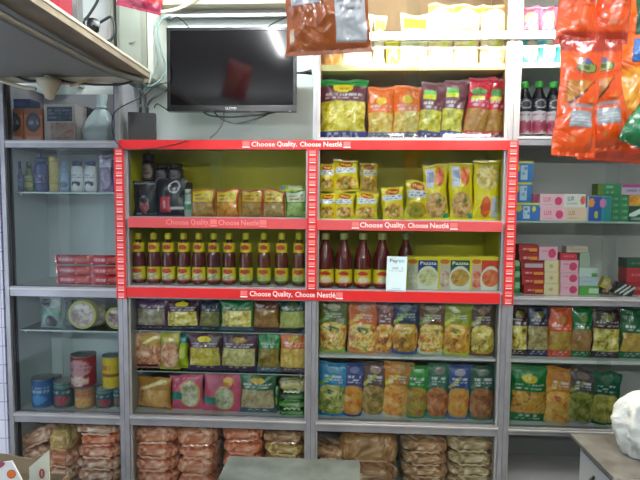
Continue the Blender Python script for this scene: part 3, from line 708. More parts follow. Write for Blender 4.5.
for x0, x1, yt, d, lb, yf in [
    (133.5, 161, 336, ([('fill', '#b8805c'), ('food', .02, .12, .98, .98, PEACH, 1.3), ('rect', .3, .68, .95, .94, '#c8a038'), ('diag', .35, .7, .9, .92, '#f4e0a0', .25), ('rect', .15, .02, .85, .12, '#4a3450')], [('gold_label', 'rect', .3, .68, .95, .94)]), 'clear bag of peach snacks with a gold label, left of the middle glass shelf', .05),
    (160, 179, 335.5, ([('fill', '#a8a440'), ('foode', .02, .05, 1, .75, PEACH, 1.3), ('rect', .2, .78, .9, .94, '#b8a82c')], [('picture', 'foode', .02, .05, 1, .75)]), 'small olive pack with an oval snack picture beside the peach snack bag', .035),
    (172, 187.5, 337, ([('fill', '#a8c020'), ('rect', 0, .76, 1, .98, '#0f7c74'), ('text', .1, .8, .9, .94, '#58b0a8', 1), ('ell', .4, .3, .9, .6, '#c8d468')], [('header', 'rect', .02, .76, .98, .955)]), 'narrow lime green pack with a teal top', .06),
    (188, 221, 336, d_band('#4c1c34', ['#a08c28', '#c4b03c', '#dccc58'], '#3a3050'), 'maroon pouch of yellow pasta in the middle of the middle glass shelf', .035),
    (220.5, 256, 336.5, d_band('#46203c', ['#8c8444', '#b8b068', '#dcd490'], '#3a3050', '#b08c2c'), 'wide maroon pouch of cream pasta left of the small green pouch', .04),
    (257.5, 279.5, 337, d_band('#0c7a30', ['#5c4c1c', '#8c7428', '#a8943c'], '#4c6c7c', None), 'small green pouch of brown pasta between maroon and orange pouches', .035),
    (279.8, 306.3, 336, d_band('#d0641c', ['#c09a38', '#d4b04c', '#dcc070'], '#5a4450', '#c0a028'), 'orange pouch of golden grain at the right of the middle glass shelf', .035)]:
    bag_px(x0, x1, yt-1.6, w_, d, lb, gB, t=.045, yf=yf)
gold = ([('fill', '#b07c28'), ('food', .04, .1, .96, .62, ['#a86c38', '#cc9850', '#d8ac6c'], 1.5), ('diag', .1, .6, .9, .95, '#fce8a8', .16), ('rect', .1, .03, .9, .1, '#4a3450')], [('panel', 'food', .06, .12, .94, .62)])
bag_px(136, 170.5, 377.5, zr, gold, 'shiny gold block-shaped snack pack at the left of the bottom shelf', t=.07, rz=-.15)
pink = lambda s: ([('fill', '#c0506c'), ('ell', .3+s, .08, .92, .84, '#c8a850'), ('foode', .36+s, .12, .86, .8, RICEC, 1.2), ('rect', .02, .32, .36, .52, '#0c8474'), ('text', .1, .86, .9, .93, '#e0a0b0', 1)],
                [('picture', 'foode', .36+s, .12, .86, .8), ('teal_flash', 'rect', .02, .32, .36, .52)])
bag_px(171, 203, 375.5, zr, pink(0), 'pink rice pack with a teal flash next to the gold pack', t=.05, yf=.05)
bag_px(203.5, 241, 374.5, zr, ([('fill', '#c44c6c'), ('ell', .3, .05, .82, .68, '#c8a850'), ('foode', .35, .08, .78, .64, RICEC, 1.2), ('rect', .02, .2, .34, .38, '#0c8474'), ('ell', .5, .7, .78, .9, '#d09828')], [('picture', 'foode', .35, .08, .78, .64), ('teal_flash', 'rect', .02, .2, .34, .38), ('logo_badge', 'ell', .5, .7, .78, .9)]), 'pink rice pack with a gold badge left of the green pulse pouch', t=.055)
bag_px(240, 275, 375.5, zr, d_band('#0b5c34', ['#8c7c54', '#ac9c74', '#c4b890'], '#44546c', '#c8a41c'), 'green pouch of pale pulses on the bottom shelf', t=.05)
bag_px(267, 279, 386, zr, ([('fill', '#1c5c28'), ('ell', .1, .2, .8, .6, '#d0b41c')], [('badge', 'ell', .1, .2, .8, .6)]), 'narrow green pack with yellow patch beside the pile of green packs', t=.03, yf=.07)
for k, (yt, yb, d, s) in enumerate([(379, 391.5, ['#c8b82c', '#d8cc88', '#e0dcc0', '#5c8c2c'], 'yellow-white top one'), (392, 399, ['#2c3c2c', '#4a6a50', '#5a8c4c'], 'second from the top'), (399.5, 407, ['#2c6c2c', '#4c9c3c', '#94b47c'], 'third from the top'), (407.3, 416, ['#20401c', '#346c2c', '#4c8c44'], 'bottom one')]):
    sack(279.5, 305.5, yt, yb, d, 'green packet in the small lying pile, '+s, 'green packets lying in a pile', d=.12, m=film, name='green_packet', grain=2)

# =================================================================== CABINET C top
zC0 = SH['C_up']+.0008; lit_edge = mat('lit_edge', '#e6dc98', .4)  # edge colour holds the yellowish lamp light, not assigned to a mesh
for k, (a, b, c1, s) in enumerate([(429.5, 455, '#e0a468', 'left'), (456, 481, '#dca040', 'middle'), (481.8, 507.5, '#d88c50', 'right')]):
    L = [('fill', '#f0dcae'), ('rect', 0, .86, 1, .97, c1), ('ell', .2, .8, .8, .94, '#f4ecd8'), ('foode', .1, .3, .9, .62, ['#e8d048', '#f0e8b0', '#d8e040'], 2), ('rect', .0, 0, 1, .06, '#e0b060'), ('text', .2, .08, .8, .26, '#d0a860', 3)]
    bag_px(a, b, 3.5, zC0, (L, [('picture', 'foode', .1, .3, .9, .62), ('top_band', 'ell', .2, .8, .8, .94)]), 'tall pale pouch on the brightly lit top shelf, %s one of the big three' % s, 'tall pale pouches on the brightest shelf', t=.07, kind='stand', yf=.05)
for a, b, yt, fill, acc, lb in [(319.5, 342, 30, '#f0b070', '#e88830', 'orange and white pack at the left end of the brightly lit top shelf'), (343, 372, 14, '#f4e8c8', '#e8b060', 'cream pack under the brown hanging packet'),
                                (373, 385, 15, '#f0ecd0', '#f0e070', 'narrow cream pack in the middle of the bright top shelf'), (386, 400, 33, '#f4e860', '#f0e020', 'bright yellow pack on the bright top shelf'), (401, 428, 13, '#e8e4b8', '#b8a840', 'patterned cream pack left of the big pale pouches')]:
    bag_px(a, b, yt, zC0, ([('fill', fill), ('foode', .15, .1, .85, .6, [acc, fill, '#f8f4e0'], 2), ('rect', .1, .7, .9, .9, acc)], [('picture', 'foode', .15, .1, .85, .6), ('header', 'rect', .1, .7, .9, .9)]), lb, t=.05, yf=.06)
zC1 = SH['C_top']+.0008
gC = 'tall pasta pouches on the shelf below the bright one'
mar = lambda: d_band('#7a3040', ['#b09018', '#d8c030', '#ece060'], '#4c4c90', '#e0c430', strip='#2fa048')
bag_px(319.5, 367.5, 80, zC1, d_band('#6e2a3c', ['#988408', '#e2cc28', '#fcf07c'], '#48488c', '#e4cc2c', strip='#1f9a44'), 'big maroon pasta pouch with a green top strip left of the orange pouches', gC, t=.08)
for a, b, yt, s in ((367.8, 393.3, 87.5, 'left one, next to the big maroon pouch'), (393.8, 420, 85.5, 'right one, next to the maroon pasta pouches')):
    L, p = d_band('#f0701c', ['#c8962c', '#ecc858', '#fce8a0'], '#7c7898', '#f0c820', hv=.5)
    bag_px(a, b, yt, zC1, (L, p), 'orange pouch of golden pasta, '+s, gC, t=.055, ry=.03)
for a, b, yt, s in ((417.5, 441, 83, 'left one, overlapping an orange pouch'), (440.5, 463.5, 80.5, 'right one, beside the red pouches')):
    L, p = d_band('#7c4450', ['#9c9410', '#e0d838', '#fcf890'], '#505488', None, hv=.5)
    L += [('rect', .1, .7, .6, .78, '#d8e020'), ('rect', .1, .78, .6, .86, '#6cc060')]
    bag_px(a, b, yt, zC1, (L, p+[('yellow_flash', 'rect', .1, .7, .6, .78)]), 'tall maroon pouch of curly pasta, '+s, gC, t=.055, ry=.10)
for a, b, yt, s in ((463.5, 488, 76.5, 'left one, the taller'), (485.5, 506, 79, 'right one, against the post')):
    L, p = d_band('#cc1c3c', ['#a06820', '#bc8434', '#cc9c50'], '#b84030', None, hv=.48)
    L += [('rect', .1, .62, .65, .69, '#d8d820'), ('ell', .1, .7, .7, .82, '#4c9040')]
    bag_px(a, b, yt, zC1, (L, p+[('green_patch', 'ell', .1, .7, .7, .82)]), 'red pouch of brown grain, '+s, gC, t=.055, ry=.12 if a < 480 else .06)

# =================================================================== CABINET C: noodle packs, sauce
zC2 = SH['C_mid']+.0008
gN = 'yellow instant noodle packs'
TX = lambda: [('Maggi', .28, .80, .72, .90, M_yel)]
low = [(318.8, 335, 193), (335.3, 354.8, 193), (355.2, 378, 192.5)]
up = [(318.8, 334.8, 163.5, .02), (335.2, 359, 160, -.05), (359.5, 377, 164, .03)]
for k, (a, b, yt) in enumerate(low):
    bag_px(a, b, yt, zC2, d_noodle(), 'square yellow noodle pack in the lower tier, '+('left, by the upright strip', 'middle of three', 'right of three')[k], gN, t=.05, text=TX())
zup = P(340, 191.6, .06).z
for k, (a, b, yt, ry) in enumerate(up):
    dd = d_noodle() if k < 2 else d_noodle(base='#b89a20', upper='#8c5420', band='#b0a880', food=['#8c5c1c', '#b88830', '#d0b068'])
    bag_px(a, b, yt, zup, dd, 'square noodle pack on the upper tier, '+('left, by the upright strip', 'middle and brightest of three', 'right and dull golden')[k], gN, t=.05, ry=ry, text=TX() if k < 2 else None)
bag_px(384, 405.5, 187, zC2, d_noodle(), 'small yellow noodle pack standing alone right of the two-tier stack', gN, t=.045, ry=-.08, text=TX())
bag_px(406, 428, 182, zC2, d_noodle(food=['#8c7c14', '#b8a41c', '#a89020']), 'small yellow noodle pack against the tall multipacks', gN, t=.045, text=TX())
def tall_noodle(flip=False):
    L = [('fill', '#e4d410')]
    if not flip: L += [('rect', .1, .58, .42, .93, '#d8dce8'), ('text', .13, .6, .4, .92, '#3a4a8c', 1), ('ell', .45, .6, .85, .93, '#d8641c'), ('foode', .06, .05, .94, .48, ['#7c3c1c', '#c08838', '#e4c488', '#d4a850'], .9), ('ell', .5, .3, .7, .38, '#4a7c24'), ('rect', .75, .02, .96, .12, '#2c9c6c')]
    else: L += [('foode', .08, .5, .95, .93, ['#a08024', '#d0b850', '#e8e0b0'], 1), ('rect', .66, .06, .9, .38, '#c8ccd8'), ('text', .68, .08, .88, .36, '#3a4a8c', 1), ('ell', .25, .06, .62, .38, '#d4581c')]
    return L, ([('name_panel', 'rect', .1, .58, .42, .93), ('orange_badge', 'ell', .45, .6, .85, .93), ('dish_picture', 'foode', .06, .05, .94, .48)] if not flip else [('name_panel', 'rect', .66, .06, .9, .38), ('orange_badge', 'ell', .25, .06, .62, .38)])
bag_px(425, 449.5, 164.5, zC2, tall_noodle(), 'tall yellow noodle multipack, left of the three tall ones', gN, t=.06)
bag_px(451, 474.5, 163, zC2, tall_noodle(), 'tall yellow noodle multipack, middle of the three tall ones', gN, t=.06)
bag_px(475.5, 501.5, 159.5, zC2, tall_noodle(True), 'tall yellow noodle multipack turned upside down by the right upright strip', gN, t=.06)
zC3 = SH['C_low']+.0008
for k, px in enumerate([325.5, 343.8, 362.8, 382, 405.5]):
    yy = .055 if k < 4 else .14
    h = P(px, 232.5, yy).z-zC3
    ketchup(['large ketchup bottle, leftmost, beside the upright strip', 'large ketchup bottle, second from the left', 'large ketchup bottle, middle of the five', 'large ketchup bottle just left of the white payment card', 'large ketchup bottle set back behind the white payment card'][k],
            'large ketchup bottles', P(px, 260, yy).x, yy, zC3, h, .087, body='#5c1614', cap='#b4b060', neck=False)
# payment card
a = P(386.5, 256.5, -.045); b = P(406, 290.5, -.045); w = b.x-a.x; h = a.z-b.z
def pay_card():
    zb = zb1+.0005
    h = P(396, 256.3, -.02).z-zb
    o = MB().box(-w/2, w/2, 0, .003, 0, h, .001).build('payment_card', mat('card_white', '#cfe4e6', .35), loc=((a.x+b.x)/2, -.034, zb)); o.rotation_euler = (-.03, .03, 0)
    tag(o, 'white card with blue heading standing on the red strip before the ketchup', 'card')
    S = quad_S(-w/2, w/2, 0, h, -.0002)
    lettering('Pay', S, .14, .80, .54, .93, M_navy, o, off=.0006); lettering('tm', S, .56, .83, .86, .92, M_cyan, o, off=.0006)
    L = [('fill', '#cfe4e6'), ('text', .1, .56, .9, .7, '#8aa4b4', 2), ('text', .3, .04, .8, .1, '#a0b8c0', 1), ('rect', 0, 0, 1, .02, '#3a78b0')]
    patch('printed_lines', S, 'rect', .06, .02, .94, .74, L, w, h, o, paper, off=.0004, res=24)
pay_card()
def soup(hd, food, side):
    L = [('fill', '#dcd018'), ('rect', .04, .0, .36, .76, side[0]), ('foode', .06, .32, .34, .56, side[1], 1), ('foode', .06, .06, .34, .3, side[1], 1), ('rect', .36, .0, .95, .9, hd), ('ell', .33, -.14, 1.0, .72, '#d8dcc8'), ('foode', .38, .1, .95, .62, food, 1.1), ('rect', .36, 0, .95, .09, '#d4dccc'), ('ell', .03, .78, .34, .93, '#c8641c')]
    return L
for a0, b0, hd, fd, sd, s in ((406.8, 438.5, '#1d3f7c', ['#94a050', '#c4c890', '#dcdcb0'], ('#b8b89c', ['#a8a480', '#dcd8c0']), 'navy-headed'), (439, 470.5, '#1c4c30', ['#8c6424', '#b8903c', '#d0b060'], ('#c0b8a4', ['#9c6a44', '#dcd0b8']), 'dark green-headed'), (471, 500.5, '#c8381c', ['#a83c1c', '#d06838', '#dc9060'], ('#c8a898', ['#b82c1c', '#e09070']), 'red-headed')):
    carton_px(a0, b0, 256.5, 291, soup(hd, fd, sd), 'yellow noodle meal box, %s, right of the payment card' % s, 'yellow meal boxes in the sauce row', 'box', 'meal_box', d=.06, yf=.03, zb=zC3, side='#d8cc14', rz=-.03,
              parts=(('header_print', 'rect', .36, .66, .95, .9), ('dish_picture', 'foode', .38, .1, .95, .62)), text=[('Pazzta', .42, .76, .92, .86, M_white)] if hd != '#c8381c' else None)
# lower noodle pouches
zC4 = SH['C_sh']+.0008
gP = 'stand-up noodle pouches, upper row right of centre'
for a, b, yt, d, lb, yf, ry in [
    (318.5, 347, 301.5, d_bowl('#5c6418', DISH, '#8cae4c', leaf='#2c5a1c', mid='#6c9c3c', badge='#b4b894'), 'olive green noodle pouch at the left of the upper pouch row', .035, .02),
    (347.5, 376.5, 303, d_bowl('#cc6428', DISH, '#d88a50', leaf='#2c4c3c', mid='#d8b02c', badge='#c89884'), 'orange noodle pouch with a green herb on its dish picture, upper row', .035, .05),
    (375, 393.5, 303.5, d_bowl('#742c30', DISH, '#b08878', mid=None, badge='#a87474'), 'maroon noodle pouch left of the navy pouch in the upper row', .035, .03),
    (392, 418.5, 302, d_bowl('#1f3154', GOLD, '#26508c', mid='#94b02c', badge='#68788c'), 'navy blue noodle pouch in the upper pouch row', .035, .03),
    (418, 444.5, 303, d_bowl('#6a4420', DISH, '#c0ccb0', mid='#7c9c2c', badge='#9c8c74'), 'brown noodle pouch between the navy and lime pouches', .035, .04),
    (444, 471.5, 303, d_bowl('#8f981c', GOLD, '#b4bc3c', leaf='#3c7c1c', mid='#c0c428', badge='#a8ac48'), 'lime green noodle pouch in the upper pouch row', .035, .04),
    (471, 495.5, 305, d_bowl('#5a4430', CREAM, '#7c4c38', mid='#8c8c3c', badge='#94705c'), 'brown and cream pouch at the right of the upper pouch row', .035, .03)]:
    bag_px(a, b, yt, zC4, d, lb, gP, t=.05, yf=yf, ry=ry, kind='stand')
zC5 = SH['C_rail']+.0008
gQ = 'stand-up noodle pouches, lower row right of centre'
for a, b, yt, d, lb, ry in [
    (316.5, 346, 363.5, d_bowl('#1680b4', ['#3c5c1c', '#8c9434', '#b8b468', '#d8d498'], '#1878ac', leaf='#2c6c2c', mid='#58a034', badge='#58a0c0'), 'sky blue noodle pouch at the left of the lower pouch row', .07),
    (342, 362.5, 364, d_bowl('#23387c', ['#b8501c', '#d08828', '#c8a040'], '#2c4c8c', mid=None, badge='#5c74b0'), 'navy pouch between the sky blue and brown pouches, lower row', .06),
    (361, 385, 364, d_bowl('#5c4038', ['#3c5c1c', '#94742c', '#b89c5c'], '#a0a8b0', mid='#b0b040', badge='#a08c88'), 'brown noodle pouch in the lower pouch row', .06),
    (381, 409.5, 363, d_bowl('#c07820', ['#b8501c', '#d89038', '#d8b860'], '#c8bca0', mid='#d8c41c', badge='#c89048'), 'orange noodle pouch in the lower pouch row', .07),
    (404.5, 427, 366, d_bowl('#1f8424', ['#5c8c1c', '#b08c24', '#8c5c1c'], '#2c7c50', mid=None, badge='#2c9c3c'), 'bright green noodle pouch right of the orange one, lower row', .05),
    (426, 448.5, 366, d_bowl('#175c44', ['#6c2c14', '#a85c28', '#c08850'], '#3c8874', mid='#3c7c5c', badge='#74746c'), 'dark green noodle pouch left of the blue one, lower row', .05),
    (448, 470, 366.5, d_bowl('#234484', ['#b8501c', '#d09038', '#a8983c'], '#4c6c9c', mid='#a0a43c', badge='#7c7c94'), 'blue noodle pouch between two dark green pouches, lower row', .04),
    (469.5, 495, 367, d_bowl('#154c38', ['#5c2814', '#94582c', '#a87c48'], '#2c6c58', mid='#3c6c4c', badge='#4c6c60'), 'dark green noodle pouch at the right end of the lower row', .04)]:
    bag_px(a, b, yt, zC5, d, lb, gQ, t=.05, yf=.035, ry=ry, kind='stand')

# =================================================================== CABINET D
zD0 = SH['D_up']+.0008
pk = [('fill', '#e8b8cc'), ('rect', 0, .5, 1, 1, '#e06c94'), ('ell', .2, .66, .9, .9, '#f0c090'), ('foode', .15, .5, .9, .72, ['#f0d0dc', '#e890b0'], 2), ('rect', 0, .0, 1, .42, '#40b8c0'), ('foode', .2, .08, .95, .4, ['#d88c6c', '#f0d8b8', '#50b0a8'], 2), ('rect', 0, 0, 1, .06, '#c83c64')]
for a, b, s in ((521.5, 541, 'left one, against the post'), (542, 558.5, 'middle one'), (559.5, 576, 'half behind the first hanging packet')):
    bag_px(a, b, 5.5, zD0, (pk, [('panel', 'rect', .04, .5, .96, .94), ('picture', 'foode', .2, .08, .95, .4)]), 'pink and turquoise sachet on the top shelf, '+s, 'pink and turquoise packs on the top shelf', t=.05, yf=.05)
zD1 = SH['D_top']+.0008
for k, px in enumerate([524, 538.3, 552.6, 567]):
    h = P(px, 82, .07).z-zD1; yy = .07 if k != 1 else .06
    root = empty('syrup_bottle', (P(px, 110, yy).x, yy, zD1)); tag(root, 'dark syrup bottle with green cap, '+('leftmost', 'second from the left', 'third from the left', 'rightmost, behind the hanging packets')[k], 'bottle', 'syrup bottles with green caps')
    r = .037
    MB().lathe([(r*.92, 0), (r, .005), (r, h*.60), (r*.94, h*.70), (r*.66, h*.80), (r*.48, h*.86), (r*.46, h*.9)], 24).build('bottle_body', mat('syrup', '#1c1522', .2, coat=.4), root, smooth=True)
    cp = MB(); n = 24
    cp.lathe([(r*.5, h*.885), (r*.52, h*.9), (r*.52, h*.985), (r*.4, h)], 20); cp.build('cap', mat('cap_green', '#2f9a34', .4), root, smooth=True)
    cyl_label('label', r, h*.06, h*.46, [('fill', '#d8c4cc'), ('foode', .12, .02, .6, .62, ['#8c1c3c', '#b83c5c', '#c85c80'], 1.4), ('foode', .5, .1, .98, .6, ['#3c7c4c', '#a02848', '#d0607c'], 1.6), ('text', .15, .76, .85, .95, '#5c2c44', 1)], root)
    cyl_label('brand_ring', r*.985, h*.48, h*.68, [('fill', '#1c1522'), ('ell', .25, .15, .75, .9, '#c8c0cc'), ('ell', .3, .25, .7, .8, '#28202c')], root, off=.0012)
# soaps on the glass shelf
zD2 = SH['D_g']+.0008
bl = [('fill', '#2470b0'), ('rect', .0, .9, 1, 1, '#c8c020'), ('rect', .35, .1, .7, .8, '#a8c4d8'), ('text', .38, .3, .68, .75, '#24508c', 2), ('ell', .05, .5, .3, .85, '#c8b81c')]
zz = zD2
for k, (a, b, yt, yb) in enumerate([(514.5, 539.5, 202.5, 219.5), (514.5, 531.5, 182, 201.5), (514.5, 533, 161, 181.5)]):
    o = carton_px(a, b, yt, yb, bl if k else bl+[('rect', .62, .05, 1, .8, '#2464b4'), ('ell', .7, .5, .85, .8, '#d8d020')], 'blue and yellow carton in the stack by the red upright strip, '+('bottom, the widest', 'middle one', 'topmost')[k], 'blue and yellow cartons', d=.07, yf=.05, zb=zz,
              parts=(('white_panel', 'rect', .35, .1, .7, .8),), name='blue_carton')
    zz = P(a, yt, .05).z+.0008
def lux(base, acc, dot): return [('fill', base), ('rect', .86, 0, 1, 1, acc) if not dot else ('ell', .62, .15, .92, .8, acc), ('text', .1, .12, .5, .28, '#b09098', 1)]
def soap(x0, x1, yt, yb, L, lb, grp, zb=None, txt=None, parts=(), d=.06, yf=.045, name='soap_carton', rz=0):
    return carton_px(x0, x1, yt, yb, L, lb, grp, zb=zb, d=d, yf=yf, parts=parts, text=txt, name=name, rz=rz)
LX = [('LUX', .14, .42, .46, .78, M_pink)]; LXb = [('LUX', .14, .42, .46, .78, mat('ink_tan', '#a0764c', .5))]
gS = 'pink and white soap cartons on the glass shelf'
z1 = P(560, 206.7, .045).z
dp = (('rose_print', 'ell', .62, .15, .92, .8),)
soap(532.5, 540.5, 194, 206.5, [('fill', '#a03c5c')], 'dark pink carton end beside the top blue and yellow carton', gS, zb=None, yf=.07)
zlow = zD2
o1 = soap(540.5, 565, 207.3, 219.7, lux('#e4b4c0', '#d0406c', True), 'lower pink soap carton on the glass shelf', gS, zb=zlow, txt=LX, parts=dp)
zt_ = P(550, 207.3, .045).z+.0006
soap(540, 564, 194, 206.8, lux('#e4b8c4', '#d0406c', True), 'upper pink soap carton on the glass shelf', gS, zb=zt_, txt=LX, parts=dp)
soap(565.6, 586.3, 207.3, 219.7, [('fill', '#dcc0a8'), ('text', .1, .12, .6, .3, '#b89878', 1)], 'peach soap carton under the white one', gS, zb=zlow, txt=LXb)
soap(564.6, 585.5, 194, 206.8, [('fill', '#dcdcd4'), ('ell', .76, .2, .98, .85, '#dc6050'), ('text', .1, .2, .6, .4, '#98a89c', 1)], 'white soap carton with an orange print on top of the peach one', gS, zb=zt_, txt=[('LUX', .14, .5, .46, .84, M_navy)], parts=(('orange_print', 'ell', .76, .2, .98, .85),))
soap(587.5, 610.5, 196, 220, [('fill', '#2c4ca0'), ('rect', .62, 0, 1, 1, '#1c8c94'), ('ell', .04, .55, .3, .92, '#dc8c3c'), ('ell', .52, .55, .8, .9, '#c878b0'), ('ell', .3, .1, .48, .4, '#a8c42c'), ('rect', 0, 0, .06, 1, '#a8b8c4')], 'blue and teal flowery pack between soap cartons and green cartons', None, zb=zD2, parts=(('flower_print', 'ell', .52, .55, .8, .9),), d=.03, name='flowery_pack')
grn = [('fill', '#2c7c4c'), ('text', .12, .25, .8, .75, '#74b48c', 1), ('rect', 0, .0, 1, .1, '#1c5c34')]
hh = (P(615, 195.5, .05).z-zD2)/4
for c, (a, b) in enumerate(((611.3, 619.5), (620, 628.5))):
    for r in range(4):
        A = P(a, 0, .05).x; B = P(b, 0, .05).x
        yt = 220-(r+1)*6.1
        carton_px(a, b, yt, yt+6, grn, 'small green carton, %s column, %s' % (('left', 'right')[c], ('bottom', 'second from the bottom', 'third from the bottom', 'fourth from the bottom')[r]), 'small green cartons stacked four high', zb=zD2+r*hh+.0004, d=.06, yf=.055, name='green_carton', parts=())
zt_ = zD2+4*hh+.0015
carton_px(598, 624.5, 183.5, 195, [('fill', '#2c7c4c'), ('rect', 0, 0, .2, 1, '#5c7c2c'), ('text', .3, .55, .6, .85, '#94c8a0', 1), ('text', .3, .15, .6, .4, '#94c8a0', 1)], 'wide green carton lying on the small green cartons', None, zb=zt_, d=.06, yf=.062, name='green_carton', parts=(('green_end', 'rect', .01, .05, .2, .95),))
for a, b, yt, yb, L, lb, z in [(629.2, 650, 206, 219.5, [('fill', '#1c4c30'), ('diag', .0, .3, 1, 1, '#c8dcd4', .25), ('text', .1, .05, .8, .3, '#94b09c', 1)], 'dark green and white pack right of the green carton columns', zD2),
                         ]:
    carton_px(a, b, yt, yb, L, lb, None, zb=z, d=.07, yf=.05, name='green_pack')
z3 = P(635, 206, .05).z+.0008
carton_px(629.5, 652, 195, 205.5, [('fill', '#c89c3c'), ('foode', 0, .1, .5, .9, ['#c85c1c', '#e8b82c'], 1.5), ('rect', .5, .2, 1, .9, '#8c3c6c')], 'orange and yellow pack on the dark green and white pack', None, zb=z3, d=.07, yf=.05, name='orange_pack')
z3 = P(635, 195, .05).z+.0008
carton_px(622, 650, 184, 194.3, [('fill', '#b4a8bc'), ('rect', 0, .7, 1, 1, '#a83c7c'), ('text', .15, .15, .7, .6, '#6c6c84', 1)], 'pink-topped pale pack, topmost at the right edge of the glass shelf', None, zb=z3, d=.06, yf=.06, name='pale_pack', parts=(('pink_band', 'rect', .0, .7, 1, 1),))
# lower soap row
zD3 = SH['D_low']+.0008
gn2 = [('fill', '#14702c'), ('text', .1, .3, .9, .8, '#6cb078', 1), ('rect', .5, .5, 1, 1, '#88b88c')]
hx = (P(516, 260, .06).z-zD3)/3
for r in range(3):
    carton_px(511.2, 519.8, 260+r*11, 271+r*11-.4, gn2, 'green soap carton by the post, '+('topmost', 'middle', 'bottom')[r], 'green soap cartons by the post', zb=zD3+(2-r)*hx+.0005, d=.06, yf=.06, name='green_soap_carton')
rd = [('fill', '#a01c20'), ('rect', .05, .08, .95, .2, '#701418'), ('rect', .55, .25, .95, .6, '#dc8c2c'), ('text', .1, .3, .55, .7, '#e8b8b0', 1)]
zz = zD3
rows_ = [(524, 544, 285.5, 294.5), (522, 544.5, 276.5, 285), (521.5, 544.5, 269, 276), (521, 544, 262, 268.5), (519.5, 538.5, 253.5, 261.5), (519, 538, 244.5, 253)]
for k, (a, b, yt, yb) in enumerate(rows_):
    h = P(a, yt, .05).z-P(a, yb+.4, .05).z
    o = carton_px(a, b, yt, yb, rd if k not in (3,) else rd+[('rect', .15, .2, .95, .8, '#b8a4b0')], 'dark red soap carton in the tall red stack, '+('bottom', 'second from the bottom', 'third from the bottom', 'fourth up, with a pale print', 'second from the top', 'topmost')[k], 'dark red soap cartons', zb=zz, d=.06, yf=.05, name='red_soap_carton',
              parts=(('orange_flash', 'rect', .55, .25, .95, .6),))
    zz = P(a, yt, .05).z+.0007
zz = zD3
for k, (yt, yb) in enumerate(((283.8, 295), (272, 283.3), (260.2, 271.5))):
    carton_px(543.8 if k == 0 else 544.8, 559.3, yt, yb, [('fill', '#d4c8a0'), ('rect', .9, 0, 1, 1, '#c08c50'), ('ell', .3, .35, .6, .65, '#b8a070')], 'cream soap carton in the middle stack, '+('bottom', 'middle', 'third up under the pink one')[k], 'cream soap cartons', zb=zz, d=.06, yf=.05)
    zz = P(550, yt, .05).z+.0007
pkL = [('fill', '#dca8b8'), ('ell', .5, .15, .92, .85, '#c83c64'), ('text', .1, .55, .45, .8, '#c06484', 1)]
pp = (('rose_print', 'ell', .5, .15, .92, .85),)
carton_px(539.5, 557.3, 246.5, 259.6, pkL, 'pink soap carton on top of the cream stack', 'pink soap cartons, lower shelf', zb=zz, d=.06, yf=.05, parts=pp)
zz = zD3
for k, (yt, yb) in enumerate(((284, 295), (272.5, 283.6), (260.3, 272))):
    carton_px(560.5, 578.3, yt, yb, pkL, 'pink soap carton in the stack right of the cream ones, '+('bottom', 'middle', 'top')[k], 'pink soap cartons, lower shelf', zb=zz, d=.06, yf=.05, parts=pp)
    zz = P(565, yt, .05).z+.0007
carton_px(560.5, 577, 253, 259.6, [('fill', '#b8283c'), ('text', .1, .3, .8, .8, '#d87884', 1)], 'flat red carton on top of the pink soap stack', None, zb=zz, d=.06, yf=.05)
zz = zD3
for k, (yt, yb, L) in enumerate(((286, 295, [('fill', '#4c9c3c'), ('rect', .5, .2, 1, .8, '#b8ccb0')]), (277, 285.6, [('fill', '#a8b8c0'), ('text', .1, .3, .7, .7, '#7c98b0', 1)]), (267.5, 276.6, [('fill', '#b4c8c0'), ('rect', .7, .0, 1, .4, '#5c9c4c')]))):
    carton_px(579.3, 598.5-k*.6, yt, yb, L, ('bright green carton at the foot of the pale stack', 'pale blue carton above the bright green one', 'pale mint carton under the beige ones')[k], 'pale cartons right of the pink soap', zb=zz, d=.06, yf=.05)
    zz = P(585, yt, .05).z+.0007
carton_px(580, 589.5, 252.8, 267, [('fill', '#98a894')], 'upright pale green carton on the pale stack', None, zb=zz, d=.05, yf=.055); zz = P(585, 252.8, .055).z+.0007
carton_px(566.5, 587.5, 246, 252.3, [('fill', '#b4a898'), ('text', .1, .3, .9, .7, '#a06858', 1)], 'flat beige carton laid across the tops of two soap stacks', None, zb=max(zz, P(565, 253, .05).z+.001), d=.05, yf=.056)
# small jumble
rr = random.Random(5)
jum = [(600, 607, 277, 288, '#b8a03c', .4), (606, 613, 281, 290, '#c09884', -.5), (601, 609, 287, 296, '#6c3c34', .1), (610, 618, 285, 296, '#a89c98', -.3), (613, 620, 281, 288, '#b0a0b8', .5)]
for k, (a, b, yt, yb, c, ry) in enumerate(jum):
    o = carton_px(a, b, yt, yb, [('fill', c), ('rect', .2, .3, .8, .7, '#c8b4a4')], 'small %s packet in the loose heap on the lower soap shelf' % ('mustard', 'peach', 'dark brown', 'light grey', 'lilac')[k], 'loose small packets in a heap', 'packet', 'small_packet', d=.03, yf=.05+.012*k, zb=(P(a, yb, .05).z if yb < 292 else zD3+.003))
    o.rotation_euler = (0, ry, 0)
a_ = P(616, 285, .05); 
o = carton_px(614, 632, 283.5, 295.5, [('fill', '#22282c'), ('diag', 0, 0, .5, 1, '#c4ccc8', .12), ('diag', .25, 0, .75, 1, '#c4ccc8', .12), ('diag', .5, 0, 1, 1, '#c4ccc8', .14)], 'black and white striped pack leaning beside the red packs', None, 'packet', 'striped_pack', d=.04, yf=.04, zb=zD3+.004)
o.rotation_euler = (0, .3, 0)
